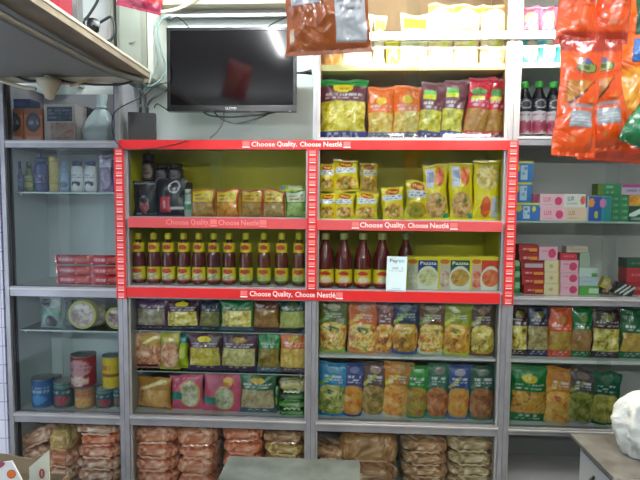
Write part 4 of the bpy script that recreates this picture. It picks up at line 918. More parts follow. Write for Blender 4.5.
for k, (yt, yb, c, lb) in enumerate(((281.5, 295, '#981c24', 'lower red pack at the right edge of the lower soap shelf'), (268, 281, '#b02830', 'upper red pack at the right edge of the lower soap shelf'), (258.5, 267.5, '#1c4c34', 'dark green pack lying on the red packs'))):
    carton_px(627, 652, yt, yb, [('fill', c), ('text', .2, .3, .8, .7, '#c87c7c' if k < 2 else '#5c8c70', 1)], lb, None, 'pack', 'red_pack' if k < 2 else 'green_pack', d=.08, yf=.085, zb=zD3 if k == 0 else P(630, yb+.5, .085).z)
# pasta and noodle rows
zD4 = SH['D_sh']+.0008
gR = 'pasta pouches in the dim right cabinet'
for a, b, yt, d, lb in [
    (509.5, 529, 308, d_band('#34161c', CREAM, '#2c1418', '#6c6420'), 'dark maroon pasta pouch next to the post in the right cabinet'),
    (528.5, 550, 308, d_band('#1c2240', ['#5c5024', '#948450', '#b0a470'], '#201c4c', '#6c6c24'), 'navy pasta pouch left of the orange one in the right cabinet'),
    (550, 573.5, 308, d_band('#d0501c', ['#947428', '#b08c38', '#bc9c50'], '#cc481c', '#b07028', hv=.52), 'orange pouch of golden grain in the right cabinet'),
    (572.5, 593.5, 307.5, d_band('#0f6c34', ['#74501c', '#9c7038', '#a88458'], '#0f6428', '#4c8028', hv=.54), 'green pouch between the orange and wide maroon ones'),
    (593, 622, 308, d_band('#3c1c20', CREAM, '#34202c', '#74701c', hv=.58), 'wide maroon pasta pouch in the right cabinet'),
    (621.5, 650, 308, d_band('#0c5c30', ['#a08034', '#c0a048', '#b89840'], '#0c5c34', None, hv=.5), 'green pouch of golden grain cut off by the right edge of the view')]:
    bag_px(a, b, yt, zD4, d, lb, gR, t=.05, ry=.02)
zD5 = SH['D_rail']+.0008
L, p = d_band('#0c7434', ['#b8641c', '#cc9434', '#c8a850', '#8c4c24'], '#0c7030', '#c8b828', hv=.55, fv=.17)
bag_px(510.5, 547.5, 367, zD5, (L, p), 'wide green noodle pouch at the left of the lowest right row', gR, t=.06, ry=.03)
for a, b, yt, d, lb, ry in [
    (545, 572.5, 370, d_bowl('#bc7820', ['#b8641c', '#d8a040', '#d4b868'], '#c0a060', leaf='#9c2c1c', mid='#c89430', badge='#c08440'), 'orange-yellow noodle pouch beside the wide green one', .08),
    (567.5, 595, 370, d_bowl('#4c4440', ['#2c4414', '#7c8430', '#a8a45c'], '#8c848c', mid='#808438', badge='#746464'), 'grey-brown noodle pouch beside the orange-yellow one', .07),
    (590, 619, 374, d_bowl('#10563c', ['#5c6420', '#a0983c', '#b4a84c'], '#10503c', mid=None, badge='#2c6c4c'), 'dark green noodle pouch at the right of the lowest right row', .09)]:
    bag_px(a, b, yt, zD5, d, lb, gR, t=.055, ry=ry, kind='stand')

# =================================================================== BOTTOM: piles of snack bags
gS1 = 'clear snack bags piled in the left cabinet'
PA, OR, BR, GD = ['#7c4c38', '#c08868', '#e0b090', '#fce4d0'], ['#a8543c', '#d8805c', '#eca884', '#ffdcc4'], ['#6c4428', '#ac784c', '#cc9c70', '#f4dcbc'], ['#7c581c', '#c09448', '#e0bc70', '#fcecbc']
PK = ['#a84428', '#e07448', '#ec9870', '#ffccb0']
zbase = {0: zpx(60, 493), 1: zpx(220, 493), 2: zpx(410, 493)}
def pile(items, group, cab, extra=''):
    for (x0, x1, yt, yb, pal, lb, ry) in items:
        yb2 = yb
        sack(x0, x1, yt, yb2, pal, lb, group, ry=ry, d=.2 if x1-x0 > 20 else .14, grain=.85)
pile([(18, 57, 429, 445, PA, 'brown snack bag leaning up to the right in the left cabinet, top left', -.42),
      (17, 50, 447, 463, PA, 'brown snack bag under the leaning one, behind the open carton', -.1),
      (15, 50, 463, 479, PA, 'brown snack bag low behind the carton flaps', 0), (15, 50, 479, 494, PA, 'lowest brown snack bag at the left end', 0),
      (49, 74, 429, 450, GD, 'golden snack bag in the middle of the left pile', .1), (49, 76, 450, 466, OR, 'orange snack bag under the golden one', .1), (49, 76, 466, 480, PA, 'brown snack bag low in the middle of the left pile', 0), (49, 76, 480, 494, PA, 'lowest bag in the middle of the left pile', 0),
      (76, 121, 424, 433, PA, 'flat brown snack bag on top of the pinkish ones by the post', 0), (80, 121, 433, 444.5, PK, 'pinkish snack bag second from the top by the post', -.08),
      (78, 121, 444.5, 457, OR, 'bright orange-pink snack bag by the post in the left cabinet', 0), (77, 121, 457, 468, PA, 'pale brown snack bag under the bright orange-pink one', 0),
      (77, 121, 468, 481, PA, 'pale brown snack bag near the picture edge in the left cabinet', 0), (77, 121, 481, 494, PA, 'lowest snack bag by the post in the left cabinet', 0)], gS1, 0)
gS2 = 'orange-pink snack bags piled under the pasta shelves'
pos = ['topmost', 'second', 'third', 'fourth', 'lowest']
for c, (x0, x1, rows, pal, nm) in enumerate([(133.5, 177, [427, 443, 457, 470, 482, 494], OR, 'first column from the left post'), (177.5, 217, [427.5, 446, 457, 475, 494], OR, 'second column from the left post'),
                                (222.5, 263, [427, 440, 453, 472, 494], PK, 'column above the grey table, orange-red'), (263.5, 305, [430.5, 442, 454, 473, 494], BR, 'column beside the middle post')]):
    for r in range(len(rows)-1):
        pl = GD if (c == 3 and r == 1) else pal
        w = 'lowest' if r == len(rows)-2 else pos[r]
        sack(x0+(r % 2)*.8, x1-(r % 3)*.6, rows[r], rows[r+1], pl, 'snack bag in the %s, %s' % (nm, w), gS2, ry=(-.04, .05, .0, .03, 0)[r], grain=.85)
gS3 = 'golden-brown snack bags at the bottom right of centre'
sack(316, 343, 446, 457, BR, 'dark brown snack bag at the far left behind the grey table corner', gS3, grain=.9, d=.15)
sack(316, 343, 457, 475, BR, 'dark brown snack bag under the far left one, behind the grey table', gS3, d=.15); sack(316, 343, 475, 494, BR, 'lowest dark brown snack bag behind the grey table', gS3, d=.15)
for k, (a, b, c, d_, pl, lb) in enumerate([(340, 398, 433, 464, ['#74441c', '#a4703c', '#c09058', '#dcb890'], 'big shiny golden-brown snack bag right of the grey table'), (344, 398, 464, 480, BR, 'brown snack bag under the big shiny one'), (344, 398, 480, 494, BR, 'lowest brown snack bag under the big shiny one')]):
    sack(a, b, c, d_, pl, lb, gS3, grain=1.1)
for x0, x1, rows, pal, nm in [(402, 447.5, [437, 452, 464, 476, 494], BR, 'left of the two columns by the right post'), (448, 494, [436, 451, 464, 475, 494], ['#7c6038', '#b09060', '#ccb488', '#f0e0c4'], 'right of the two columns, touching the post')]:
    for r in range(4): sack(x0+(r % 2), x1-(r % 2)*.7, rows[r], rows[r+1], pal, 'snack bag in the %s, %s' % (nm, ('topmost', 'second', 'third', 'lowest')[r]), gS3, grain=.9)

# =================================================================== TELEVISION AND CABLES
a = P(166.5, 28, .08); b = P(296, 112, .08); w = b.x-a.x; h = P(230, 27.5, .08).z-P(230, 111.5, .08).z
tv = empty('television', ((a.x+b.x)/2, .08, P(230, 111.5, .08).z), (0, math.radians(.2), 0))
tag(tv, 'black flat television on the white wall above the red strip', 'television')
MB().box(-w/2, w/2, .0, .035, 0, h, .004).build('casing', black, tv)
MB().box(-w*.3, w*.3, .035, .07, h*.15, h*.75, .008).build('back_housing', blackm, tv)
bz = MB(); e = .016
bz.box(-w/2, -w/2+e, -.006, .0, 0, h, .0015); bz.box(w/2-e, w/2, -.006, 0, 0, h, .0015); bz.box(-w/2+e, w/2-e, -.006, 0, h-e, h, .0015); bz.box(-w/2+e, w/2-e, -.006, 0, 0, .030, .0015)
bz.build('bezel', mat('bezel_gloss', '#0b0c0e', .25, coat=.3), tv)
MB().box(-w/2+e, w/2-e, -.0022, -.0006, .030, h-e).build('screen', mat('screen_glass', '#08070a', .1, spec=.3), tv)
lettering('LLOYD', quad_S(-.028, .028, .009, .021, -.0062), 0, 0, 1, 1, mat('logo_silver', '#b8bcbc', .4), tv, name='brand_lettering', off=.0006)
MB().lathe([(.003, -.001), (.003, .001)], 12, cx=w/2-.03, cy=-.0068).build('indicator_light', mat('led', '#e8f0ff', .4), tv)
MB().box(-.04, .04, .07, .2645, h*.35, h*.6, .004).build('wall_bracket', alu_d, tv)
def cable(label, pts, r, m=cable_m, name='cable', cat='cable', n=10):
    o = MB().tube(bez([P(*p) for p in pts], n), r, 8).build(name, m, smooth=True); tag(o, label, cat, 'loose cables around the television'); return o
YB = P(143, 140, .05)
zbt = rB[0][1]+.0015
bx = P(143.5, 140, .03)
o = MB().box(-.066, .066, 0, .05, 0, P(144, 113, .03).z-zbt, .004).build('power_adapter', blackm, loc=(bx.x, .01, zbt)); o.rotation_euler = (0, 0, .25)
tag(o, 'black power box standing on the red-stripped cabinet left of the television', 'power box')
for k, px in enumerate((146, 153)):
    q = P(px, 116, .03); MB().tube([(px*0+(-.01+.034*k), .025, P(144, 113, .03).z-zbt-.002), (-.006+.034*k, .025, P(144, 113, .03).z-zbt+.03)], .007, 8).build('plug', black, o, smooth=True)
cable('cable from the black power box up behind the television, left one', [(147, 109, .04), (150, 101, .04), (158, 95, .05), (169, 89, .11)], .005)
cable('thin cable from the power box plug curving right under the television corner', [(154, 108, .04), (157, 104, .04), (163, 107, .06), (170, 112, .11)], .0035)
cable('grey-green cable looping left of the television', [(170, 16, .10), (161, 20, .06), (158, 32, .04), (161, 50, .03), (165, 64, .03), (163, 76, .02), (155, 84, .0), (146, 86, -.02), (138, 78, -.04)], .0045, cable_g)
cable('second grey-green cable hanging beside the television loop', [(158, 18, .08), (154, 32, .05), (157, 60, .02), (153, 76, .0), (142, 92, -.02), (136, 84, -.03)], .004, cable_g)
cable('black cable running from the television down across the red strip corner', [(169, 82, .11), (155, 86, .04), (144, 96, .0), (127, 104, -.03), (115, 112, -.035), (112, 124, -.038), (114, 137, -.04), (120, 146, -.045), (127, 150, -.05), (150, 149, -.05), (172, 145, -.05), (188, 140.5, -.045)], .0028)
cable('short black cable end hanging beneath the loft corner', [(144, 79, -.01), (142.5, 92, 0), (140.5, 104, 0)], .006)
cable('black cable sagging under the television, upper one', [(203, 112, .12), (212, 116, .09), (232, 117, .09), (258, 115, .09), (276, 112, .12)], .0045)
cable('black cable sagging lower under the television', [(214, 112, .12), (222, 119, .09), (236, 123, .09), (256, 119, .09), (272, 112, .12)], .004)
cable('thin black cable drooping from the television to the red strip', [(224, 112, .12), (223, 122, .08), (217, 132, .05), (210, 138, .03)], .0028)
cable('dark cable from the top left of the television', [(190, 29, .14), (184, 22, .16), (177, 17, .2), (171, 20, .2), (163, 17, .2)], .0035)
cable('dark cable from the top right of the television toward the brown packet', [(266, 28, .14), (276, 22, .2), (287, 17, .28), (296, 14, .33)], .004)
pl = empty('plug', P(297, 73, .1)); tag(pl, 'black plug between the television and the bright cabinet post', 'plug')
MB().tube([(0, 0, 0), (.03, 0, .001), (.06, 0, .003)], [.004, .006, .011], 10).build('plug_body', black, pl, smooth=True)
MB().tube([(.06, 0, .003), (.075, 0, .004)], [.013, .013], 10).build('plug_head', black, pl)
# mouldings and shaded recess of the wall above the television
struct(MB().box(P(152, 4, .2).x, XP[2]-PW-.002, .22, .345, P(230, 3.5, .22).z, Zc).build('trim_1', cream))
struct(MB().box(P(152, 4, .3).x, XP[2]-PW-.002, .30, .345, P(230, 15, .3).z, P(230, 3.5, .22).z-.001).build('trim_2', mat('recess_shade_grey', '#8a8e8c', .6)))  # grey colour stands in for the shadow in the recess under the beam
struct(MB().box(P(152, 4, .29).x, XP[2]-PW-.002, .285, .30, P(230, 16.5, .285).z, P(230, 13.5, .285).z).build('trim_3', mat('pale_moulding', '#b4bcba', .6)))
cable('cream pipe bending up over the television', [(153, 11, .2), (166, 11.5, .2), (180, 8, .2), (190, 3, .2), (205, -8, .2)], .010, cream, name='pipe', cat='pipe')

# =================================================================== LOFT AT UPPER LEFT
q = P(152, 79, -.01); zL = q.z
loft = empty('loft_shelf', (0, 0, zL)); tag(loft, 'grey overhead loft shelf seen from below at upper left', 'loft shelf')
xr_ = q.x
MB().box(-3.1, xr_-.10, -3.0, -.032, .006, .05, .002).build('underside_panel', mat('loft_grey', '#8e908c', .5, var=('#868884', 2)), loft)
MB().box(xr_-.11, xr_, -3.0, -.032, -.004, .022, .003).build('border_strip', mat('loft_beige', '#8c8472', .6, var=('#766f62', 9)), loft)
MB().box(xr_-.014, xr_+.004, -3.0, -.031, .022, .034, .002).build('edge_trim', mat('edge_pale', '#b8b4a8', .5), loft)
MB().box(-3.1, xr_-.002, -.0315, -.027, -.022, .034, .001).build('back_batten', cream, loft)
o = MB().tube(bez([(xr_-.03, -.06, -.012), (xr_-.10, -.25, -.02), (xr_-.125, -.6, -.022), (xr_-.13, -1.0, -.022), (xr_-.10, -1.25, -.022), (xr_-.10, -1.6, -.022), (xr_-.10, -2.4, -.02)], 8), .016, 10).build('conduit', mat('conduit_grey', '#5c605e', .5), smooth=True, loc=(0, 0, zL-.004))
tag(o, 'dark grey conduit curving along the underside edge of the loft', 'conduit')
cable('black cable running along the back edge of the loft', [(-8, 71, -.05), (10, 74, -.05), (30, 81, -.05), (50, 79, -.05), (75, 83, -.05), (100, 84.5, -.05), (122, 84, -.05), (135, 80, -.05)], .006)
cable('cream cable sagging below the loft at the far left', [(-8, 78, -.06), (8, 83, -.06), (22, 87, -.06), (36, 89, -.06)], .009, cream)
cn = P(49, 80, -.07)
lh = empty('lamp_holder', cn); tag(lh, 'cream cone-shaped lamp holder hanging under the loft', 'lamp holder')
MB().lathe([(.006, -.095), (.018, -.09), (.030, -.06), (.052, -.02), (.058, 0), (.03, .004)], 22).build('cone_shade', cream, lh, smooth=True)
MB().tube([(0, 0, .002), (0, 0, .02)], .02, 12).build('mount', cream, lh)
o = MB().tube([P(70, 86, -.06), P(92, 79, -.06)], .006, 6).build('wooden_stick', mat('stick_tan', '#a89468', .6)); tag(o, 'tan stick tucked under the back edge of the loft', 'stick')
# above the loft: wall cupboard and posts
yq = .12
struct(MB().box(P(147, 5, yq).x, P(152.5, 5, yq).x, yq, .345, zL+.036, Zc).build('trim_4', mat('post_pale', '#aeb0a4', .5)))
cd = empty('wall_cupboard', P(130, 40, yq)); tag(cd, 'grey-green cupboard door above the loft beside the television', 'cupboard')
cz = cd.location.z; hx0 = P(114.5, 5, yq).x-cd.location.x; hx1 = P(146.6, 5, yq).x-cd.location.x
MB().box(hx0, hx1, .02, .22, zL+.037-cz, Zc-.005-cz).build('body', mat('door_greygreen_body', '#83877c', .6), cd)
MB().box(hx0+.022, hx1-.03, 0, .018, zL+.04-cz, Zc-.01-cz, .002).build('door', mat('door_greygreen', '#8b9084', .35, var=('#7f8478', 4)), cd)
MB().tube([(.0, -.004, -.015), (.03, -.012, -.013)], .004, 8).build('handle', alu_edge, cd)
MB().box(hx1-.028, hx1-.001, -.006, .018, zL+.037-cz, Zc-.01-cz, .002).build('door_frame', mat('door_frame_grey', '#787a6c', .5), cd)
struct(MB().box(P(110, 5, .2).x, P(113.4, 5, .2).x, .2, .345, zL+.036, Zc).build('trim_5', mat('post_olive', '#8c8c7c', .5)))
struct(MB().box(P(76, 5, .3).x, P(78.5, 5, .3).x, .3, .345, zL+.036, Zc).build('trim_6', mat('post_grey', '#9a9c98', .5)))
for a_, b_, c1, lb in ((27, 36, '#8c98a4', 'pale blue box end on top of the loft'), (36.5, 45, '#384048', 'dark box end on top of the loft'), (48, 60, '#d04050', 'red box end on top of the loft')):
    A = P(a_, 6, .15); B = P(b_, 6, .15)
    carton_px(a_, b_, 0-10, 6, [('fill', c1), ('rect', .3, .0, .6, .8, '#e8e8ec')], lb, None, 'box', 'storage_box', d=.12, yf=.15, zb=zL+.04)
cable('thick black cable running down to the socket above the loft', [(101, -10, -.03), (97, 2, -.03), (89, 15, -.03), (84, 22, -.03), (88, 30, -.03), (98, 38, -.03), (108, 41, -.03), (113.5, 36, -.03), (114, 25, -.03), (111, 17, -.03), (104, 20, -.03), (98, 24, -.03)], .0065)
sk = empty('clip_lamp', P(93, 25, -.03)); tag(sk, 'small black clip lamp on the loft edge', 'clip lamp')
MB().lathe([(.012, -.035), (.026, -.03), (.030, 0), (.026, .025), (.01, .032)], 18).build('lamp_body', black, sk, smooth=True)
MB().lathe([(.011, -.012), (.014, 0), (.011, .012)], 14, cx=.028, cy=-.012).build('lens', mat('lens_grey', '#9a9c9c', .3), sk, smooth=True)
MB().tube([(0, 0, -.03), (.01, 0, -.06), (.02, .0, zL+.036-sk.location.z)], .009, 8).build('clamp', black, sk, smooth=True)

# =================================================================== HANGING PACKETS IN FRONT
def hang(x0, x1, yt, yb, yf, design, label, group, t=.05, ry=0, rz=0, name='snack_packet', text=None):
    zb_ = P((x0+x1)/2, yb, yf).z
    return bag_px(x0, x1, yt, zb_, design, label, group, 'snack packet', name, t=t, yf=yf, m=gloss_film, rx=0, ry=ry, rz=rz, text=text, pinch=.06)
ORG = '#e0500c'
def chips(up=False):
    L = [('fill', ORG)]
    if up:
        L += [('text', .15, .3, .9, .5, '#8c2c1c', 2), ('rect', 0, 0, 1, .1, '#b8381c'), ('text', .3, .12, .7, .2, '#dcb090', 1)]; return L, [('small_print', 'rect', .15, .3, .9, .5)]
    L += [('rect', 0, .86, 1, 1, '#a83018'), ('ell', .24, .675, .78, .77, '#2c3c30'), ('ell', .27, .685, .75, .76, '#7c8c38'), ('text', .28, .69, .74, .75, '#202c24', 1), ('ell', .4, .745, .62, .80, '#50587c'),
          ('food', .12, .44, .74, .62, ['#8c5014', '#b87828', '#c89040'], 2.5), ('diag', .3, .36, 1.0, .72, '#e0500c', .22), ('diag', .12, .4, .80, .64, '#5c3820', .05), ('rect', .2, .39, .8, .43, '#8c9498'), ('rect', .22, .24, .78, .36, '#8f979c'), ('text', .25, .25, .75, .35, '#b4bcc0', 4), ('text', .2, .11, .8, .18, '#a09058', 1)]
    return L, [('logo_badge', 'ell', .22, .66, .8, .79), ('chip_picture', 'food', .12, .44, .72, .64), ('nutrition_panel', 'rect', .22, .24, .78, .36, 18)]
gH = 'orange chips packets hanging in a strip'
yh = -1.42
hang(562, 601, -76, 41, yh, chips(True), 'orange chips packet hanging above the lowest left one, cut off by the top edge', gH, t=.035)
hang(557, 601, 37, 156, yh-.01, chips(), 'orange chips packet at the lower left of the hanging strips, grey panel showing', gH, t=.045, ry=.05, rz=.15)
hang(600.5, 634, -76, 41, yh+.01, chips(True), 'orange chips packet hanging second from the left at the top edge', gH, t=.035)
hang(594, 634, 37, 150, yh+.01, chips(), 'orange chips packet hanging right of the lower left one, slanted panel', gH, t=.045, ry=-.12, rz=-.15)
hang(617, 668, -70, 128, yh+.07, ([('fill', '#dc6a1c'), ('rect', .3, .46, 1, .9, '#0a5230'), ('rect', .3, .33, 1, .44, '#2468b4'), ('diag', 0, .5, .5, 1, '#e8d8c8', .06), ('food', .0, .1, .5, .3, ['#d89028', '#e8b040', '#c8741c'], 2), ('rect', .3, .0, .9, .06, '#a8c4b0')],
                                  [('green_panel', 'rect', .3, .46, .98, .9), ('blue_panel', 'rect', .3, .33, .98, .44)]), 'light orange packet with green and blue panels hanging at the right edge', gH, t=.05)
cross = hang(583, 668, 128, 162, yh+.10, ([('fill', '#c8401a'), ('food', .1, .3, .4, .95, ['#c84c1c', '#d8601c', '#e07c3c'], 3), ('rect', 0, 0, 1, .12, '#e04c1c')], []), 'orange packet lying crosswise at the bottom of the hanging strips', gH, t=.05, ry=.07)
green = hang(621, 668, 92, 148, yh-.05, ([('fill', '#0c5a30'), ('ell', -.2, .1, 1, .7, '#0f6c3c'), ('diag', 0, .4, 1, 1, '#a8ccb8', .05)], []), 'dark green packet hanging lowest at the right edge', gH, t=.05, ry=.45)
# brown packet, back side
L = [('fill', '#8c440c'), ('rect', 0, 0, 1, .075, '#844018'), ('rect', .60, .10, .96, .62, '#aab0b6'), ('text', .62, .34, .93, .46, '#4c5058', 4), ('text', .72, .25, .92, .29, '#70747c', 1), ('text', .62, .55, .93, .62, '#4c5058', 2), ('rect', .08, .42, .42, .62, '#b4b8c0'), ('text', .1, .43, .4, .6, '#787c84', 3), ('text', .12, .24, .4, .28, '#703818', 1), ('rect', .04, .12, .09, .22, '#b8a890')]
hang(288, 371, -60, 51, -1.38, (L, [('label_panel', 'rect', .60, .10, .96, .62, 26), ('small_label', 'rect', .08, .42, .42, .62, 16)]), 'brown packet with pale label panels hanging at the top centre, back side showing', None, t=.05, ry=-.05)
# red packet top left
hang(115, 158, -60, 8, -.70, ([('fill', '#c8302c'), ('rect', 0, 0, 1, .14, '#a02848'), ('foode', .3, .2, .95, .6, ['#c8501c', '#d8882c'], 2)], [('picture', 'foode', .3, .2, .95, .6)]), 'red packet hanging at the top left, only its bottom showing', None, t=.04, ry=.24)
zr_ = P(600, -76, yh).z+.01
rod = MB().tube([(-1.1, yh+.03, zr_), (1.9, yh+.03, zr_)], .006, 10).build('hanging_rod', alu_d, smooth=True)
tag(rod, 'thin metal rod above the view from which the packets hang', 'rod')
for x in (-1.0, 1.0):
    MB().tube([(x, yh+.03, zr_), (x, yh+.03, Zc)], .003, 6).build('rod_hanger', alu_d, rod)
for pk_, sx, dz, hz in ((cross, -.03, .0, .07), (green, .03, 0, .11)):
    bpy.context.view_layer.update()
    iv = pk_.matrix_world.inverted(); p = pk_.matrix_world @ Vector((sx, 0, hz))
    MB().tube([iv @ p, iv @ Vector((p.x+.02, yh+.13, (p.z+zr_)/2)), iv @ Vector((p.x+.02, yh+.037, zr_))], .0012, 6).build('hanging_string', cream, pk_)
q = P(136, -60, -.7)
MB().tube([(q.x-.02, -.67, q.z-.01), (q.x-.02, -.67, Zc)], .0015, 6).build('rod_hanger', alu_d, rod)

# =================================================================== FOREGROUND FURNITURE
def depth_for(px, py, z):
    lo, hi = -2.4, 0.3
    for _ in range(40):
        m = (lo+hi)/2
        if P(px, py, m).z < z: hi = m
        else: lo = m
    return (lo+hi)/2
zt = .62
y0 = depth_for(294, 458, zt); A = P(229, 457.5, y0); B = P(359.5, 459.5, y0)
tb = empty('small_table', ((A.x+B.x)/2, y0-.25, 0)); tag(tb, 'scuffed grey metal table top at the bottom centre before the snack bags', 'table')
w = (B.x-A.x)/2
MB().box(-w, w, -.30, .25, zt-.018, zt, .003).build('table_top', mat('scuffed_grey', '#525b58', .6, metal=.1, var=('#353c3a', 9)), tb)
for sx in (-1, 1):
    for sy in (-.28, .23): MB().box(sx*(w-.02)-.012, sx*(w-.02)+.012, sy-.012, sy+.012, 0, zt-.018, .002).build('leg', alu_d, tb)
zt = .60
yb_ = depth_for(572, 433.5, zt); yf_ = depth_for(612, 478, zt)
A = P(572, 433.5, yb_); xx = (A.x+P(612, 478, yf_).x)/2
ct = empty('metal_counter', (xx, 0, 0)); tag(ct, 'stained grey metal counter at the lower right corner', 'counter')
MB().box(0, 1.3, yf_, yb_, zt-.012, zt, .002).build('counter_top', mat('stained_steel', '#6c6c68', .5, metal=.25, var=('#4c4a45', 9)), ct)
MB().box(-.004, 1.3, yf_-.002, yf_+.0, zt-.03, zt-.001, .0005).build('edge_band', mat('edge_worn', '#8c8880', .5), ct)
MB().box(.035, 1.28, yf_+.03, yb_-.02, .02, zt-.0125, .002).build('body', mat('counter_body', '#8a8e8e', .5), ct)
MB().box(.026, .0345, yf_+.05, yb_-.04, .08, zt-.05, .001).build('side_door', mat('counter_door', '#95999a', .45), ct)
MB().tube(bez([(.026, yb_-.16, zt-.10), (.006, yb_-.17, zt-.12), (.004, yb_-.18, zt-.19), (.026, yb_-.19, zt-.22)], 6), .007, 8).build('handle', black, ct, smooth=True)
# white bag on the counter
def lump_bag():
    c = P(646, 420, -.55); nu, nv = 80, 44; v = []; R_ = (P(670, 420, -.55).x-P(622, 420, -.55).x)*.62; Hh = (P(640, 391, -.55).z-zt)
    for j in range(nv+1):
        ph = j/nv
        for i in range(nu):
            th = 2*PI*i/nu
            rr = R_*(.80+.30*math.sin(PI*min(1, ph*1.1)))*(1 if ph < .8 else math.sqrt(max(0, 1-((ph-.8)/.21)**2)))
            rr *= 1+.30*mnoise.noise(Vector((math.cos(th)*2, math.sin(th)*2, ph*2.0)))-.16*abs(mnoise.noise(Vector((math.cos(th)*5, math.sin(th)*5, ph*4))))+.05*mnoise.noise(Vector((math.cos(th)*12, math.sin(th)*12, ph*10)))
            v.append((rr*math.cos(th), rr*.75*math.sin(th), ph*Hh))
    f = [(j*nu+i, j*nu+(i+1) % nu, (j+1)*nu+(i+1) % nu, (j+1)*nu+i) for j in range(nv) for i in range(nu)]
    f.append(tuple(range(nu))[::-1]); f.append(tuple(nv*nu+i for i in range(nu)))
    o = MB().add(v, f).build('plastic_bag', mat('bag_white', '#b8bcb8', .4, coat=.3, bump=(16, .8, .015)), loc=(c.x+.01, -.56, zt+.001), smooth=True)
    MB().tube(bez([(-R_*.3, -.02, Hh*.93), (-R_*.35, -.03, Hh*1.06), (-R_*.05, -.02, Hh*1.1), (R_*.1, -.01, Hh*.95)], 8), .006, 8).build('handle_loop', mat('bag_white'), o, smooth=True)
    tag(o, 'crumpled white plastic bag standing on the metal counter at the right edge', 'plastic bag')
lump_bag()
# open carton at the lower left
def prism(name, pts, y, m, parent, th=.005, dy=0):
    q = [P(px, py, y+dy*(py-470)/20) for px, py in pts]; n = len(q)
    v = [tuple(p) for p in q]+[(p.x, p.y+th, p.z) for p in q]
    f = [tuple(range(n)), tuple(range(n, 2*n))[::-1]]+[(i, i+n, (i+1) % n+n, (i+1) % n) for i in range(n)]
    return MB().add(v, f).build(name, m, parent)
kraft = mat('kraft', '#7c6c54', .7, var=('#70604a', 8)); wprint = mat('white_card', '#bcbfae', .55, var=('#b2b5a4', 10)); wprint2 = mat('white_card_bright', '#cccfd0', .5)
cb = empty('open_carton', (0, 0, 0)); tag(cb, 'open cardboard carton with white printed flaps at the lower left corner', 'carton')
zc_ = P(20, 492, -.85).z; xa, xb = P(-14, 492, -.85).x, P(49.5, 492, -.85).x
for nm, b in (('front_panel', (xa, xb, -1.02, -1.015)), ('back_panel', (xa, xb, -.725, -.72)), ('side_panel', (xa, xa+.005, -1.0149, -.7251)), ('side_panel', (xb-.005, xb, -1.0149, -.7251)), ('bottom_panel', (xa+.0051, xb-.0051, -1.0149, -.7251))):
    MB().box(b[0], b[1], b[2], b[3], .0 if nm != 'bottom_panel' else .0, zc_ if nm != 'bottom_panel' else .006).build(nm, kraft, cb)
prism('back_flap', [(-14, 453), (8, 454.5), (20, 457.5), (31, 459), (41, 456), (50, 450), (50, 494), (-14, 494)], -.722, kraft, cb)
o = prism('right_flap', [(29, 467.5), (48.5, 450.5), (49.8, 494), (22, 494), (29.5, 478)], -.86, wprint, cb)
S = lambda u, v, off=0, side=1: tuple(P(38+u*8, 478.5-v*10, -.861)+Vector((0, -off, 0)))
patch('red_oval', S, 'ell', .15, 0, .85, 1, [('fill', '#8c2c2c'), ('ell', .35, .2, .65, .8, '#b08878')], .03, .04, o, paper, off=.001, res=8)
o = prism('left_flap', [(-14, 465), (11.5, 461), (22, 481), (24, 494), (-14, 494)], -1.0, wprint2, cb)
S = lambda u, v, off=0, side=1: tuple(P(7+u*9, 478.5-v*9, -1.001)+Vector((0, -off, 0)))
patch('orange_spot', S, 'ell', 0, 0, 1, 1, [('fill', '#8c2c24'), ('ell', .12, .12, .88, .88, '#c8641c')], .04, .04, o, paper, off=.001, res=9)
S = lambda u, v, off=0, side=1: tuple(P(-6+u*11, 467.5-v*9+(1-u)*3, -1.001)+Vector((0, -off, 0)))
patch('plum_print', S, 'ell', 0, .1, 1, .8, [('fill', '#8c3c54')], .04, .04, o, paper, off=.001, res=8)

# =================================================================== LIGHT
def em(name, col, s):
    m = bpy.data.materials.new(name); m.use_nodes = True; nt = m.node_tree
    for n in list(nt.nodes): nt.nodes.remove(n)
    o = nt.nodes.new('ShaderNodeOutputMaterial'); e = nt.nodes.new('ShaderNodeEmission'); e.inputs[0].default_value = (*lin(col), 1); e.inputs[1].default_value = s
    nt.links.new(e.outputs[0], o.inputs['Surface']); MATS[name] = m; return m
def tube_light(p0, p1, label, m, group, up=.03, batten_y=.012):
    p0, p1 = Vector(p0), Vector(p1); root = empty('tube_light', p0); tag(root, label, 'tube light', group)
    d = p1-p0
    MB().tube([(0.02*d.normalized()), d*(1-.02/d.length)], .013, 14).build('tube', m, root, smooth=True)
    for k, c in enumerate(((0, 0, 0), tuple(d))):
        u = d.normalized()*.02*(1 if k == 0 else -1)
        MB().tube([c, Vector(c)+u*.98], .0145, 12).build('end_cap', mat('cap_white', '#d8d8d4', .4), root)
    x0, x1 = 0, d.x
    MB().box(x0-.01, x1+.01, batten_y, batten_y+.03, up, up+.03, .002).build('batten', mat('cap_white'), root)
    for xx in (0.005, d.x-.005): MB().box(xx-.008, xx+.008, -.012, batten_y+.02, .010, up+.02, .001).build('tube_holder', mat('cap_white'), root)
    return root
LF = em('tube_glow_front', '#fff0d4', 330)
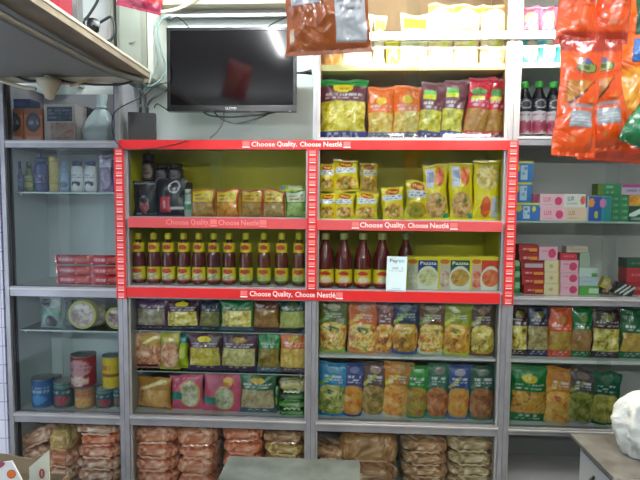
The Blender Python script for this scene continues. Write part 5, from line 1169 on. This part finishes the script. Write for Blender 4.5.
p0 = P(352, 36, -.075); p1 = P(592, 33, -.075); p1.y = p0.y; 
tube_light(p0, (p1.x, p0.y, p0.z+.0), 'bright tube light across the front of the top shelves', LF, 'tube lights', up=-.012, batten_y=.016)
LCm = em('tube_glow_room', '#f8fbff', 140)
def tube_along_y(x, ya, yb, z, label):
    t = tube_light((0, 0, 0), (yb-ya, 0, 0), label, LCm, 'tube lights', up=.018, batten_y=-.015)
    t.location = (x, ya, z); t.rotation_euler = (0, 0, PI/2); return t
tube_along_y(-.60, -2.0, -.95, Zc-.05, 'ceiling tube light above the customers, reflected in the television')
LN = em('tube_glow_niche', '#f0fbff', 130)
t = tube_light((-1.05, -.22, 2.80), (-.22, -.22, 2.80), 'short tube light hanging above the television, out of view', LN, 'tube lights', up=.018, batten_y=-.015)
for xx in (.05, .75): MB().tube([(xx, 0, .047), (xx, 0, Zc-2.80)], .004, 6).build('hanger', alu_d, t)
tube_along_y(1.1, -2.4, -1.2, Zc-.05, 'ceiling tube light above the customers at the right')
for x, s_ in ((-1.9, 'left'), (.5, 'right')):  # two lamps added behind the camera to light the shelf fronts
    t = tube_light((0, 0, 0), (1.3, 0, 0), 'unseen tube light added behind the camera for frontal light, %s' % s_, LCm, 'tube lights', up=-.012, batten_y=-.05)
    t.location = (x, -3.9, 2.45)
struct(MB().box(-3.2, 3.2, -4.25, -3.96, 0, Zc).build('wall_front', mat('wall_dull')))
wd = bpy.data.worlds.new('world'); sc.world = wd; wd.use_nodes = True
wd.node_tree.nodes['Background'].inputs[0].default_value = (*lin('#cfdbee'), 1); wd.node_tree.nodes['Background'].inputs[1].default_value = 1.9
sc.view_settings.view_transform = 'Standard'; sc.view_settings.look = 'None'; sc.view_settings.gamma = 1; sc.view_settings.exposure = .8
sc.view_settings.use_curve_mapping = False
sc.cycles.max_bounces = 8; sc.cycles.transparent_max_bounces = 16; sc.cycles.caustics_reflective = False; sc.cycles.caustics_refractive = False
sc.cycles.sample_clamp_indirect = 4
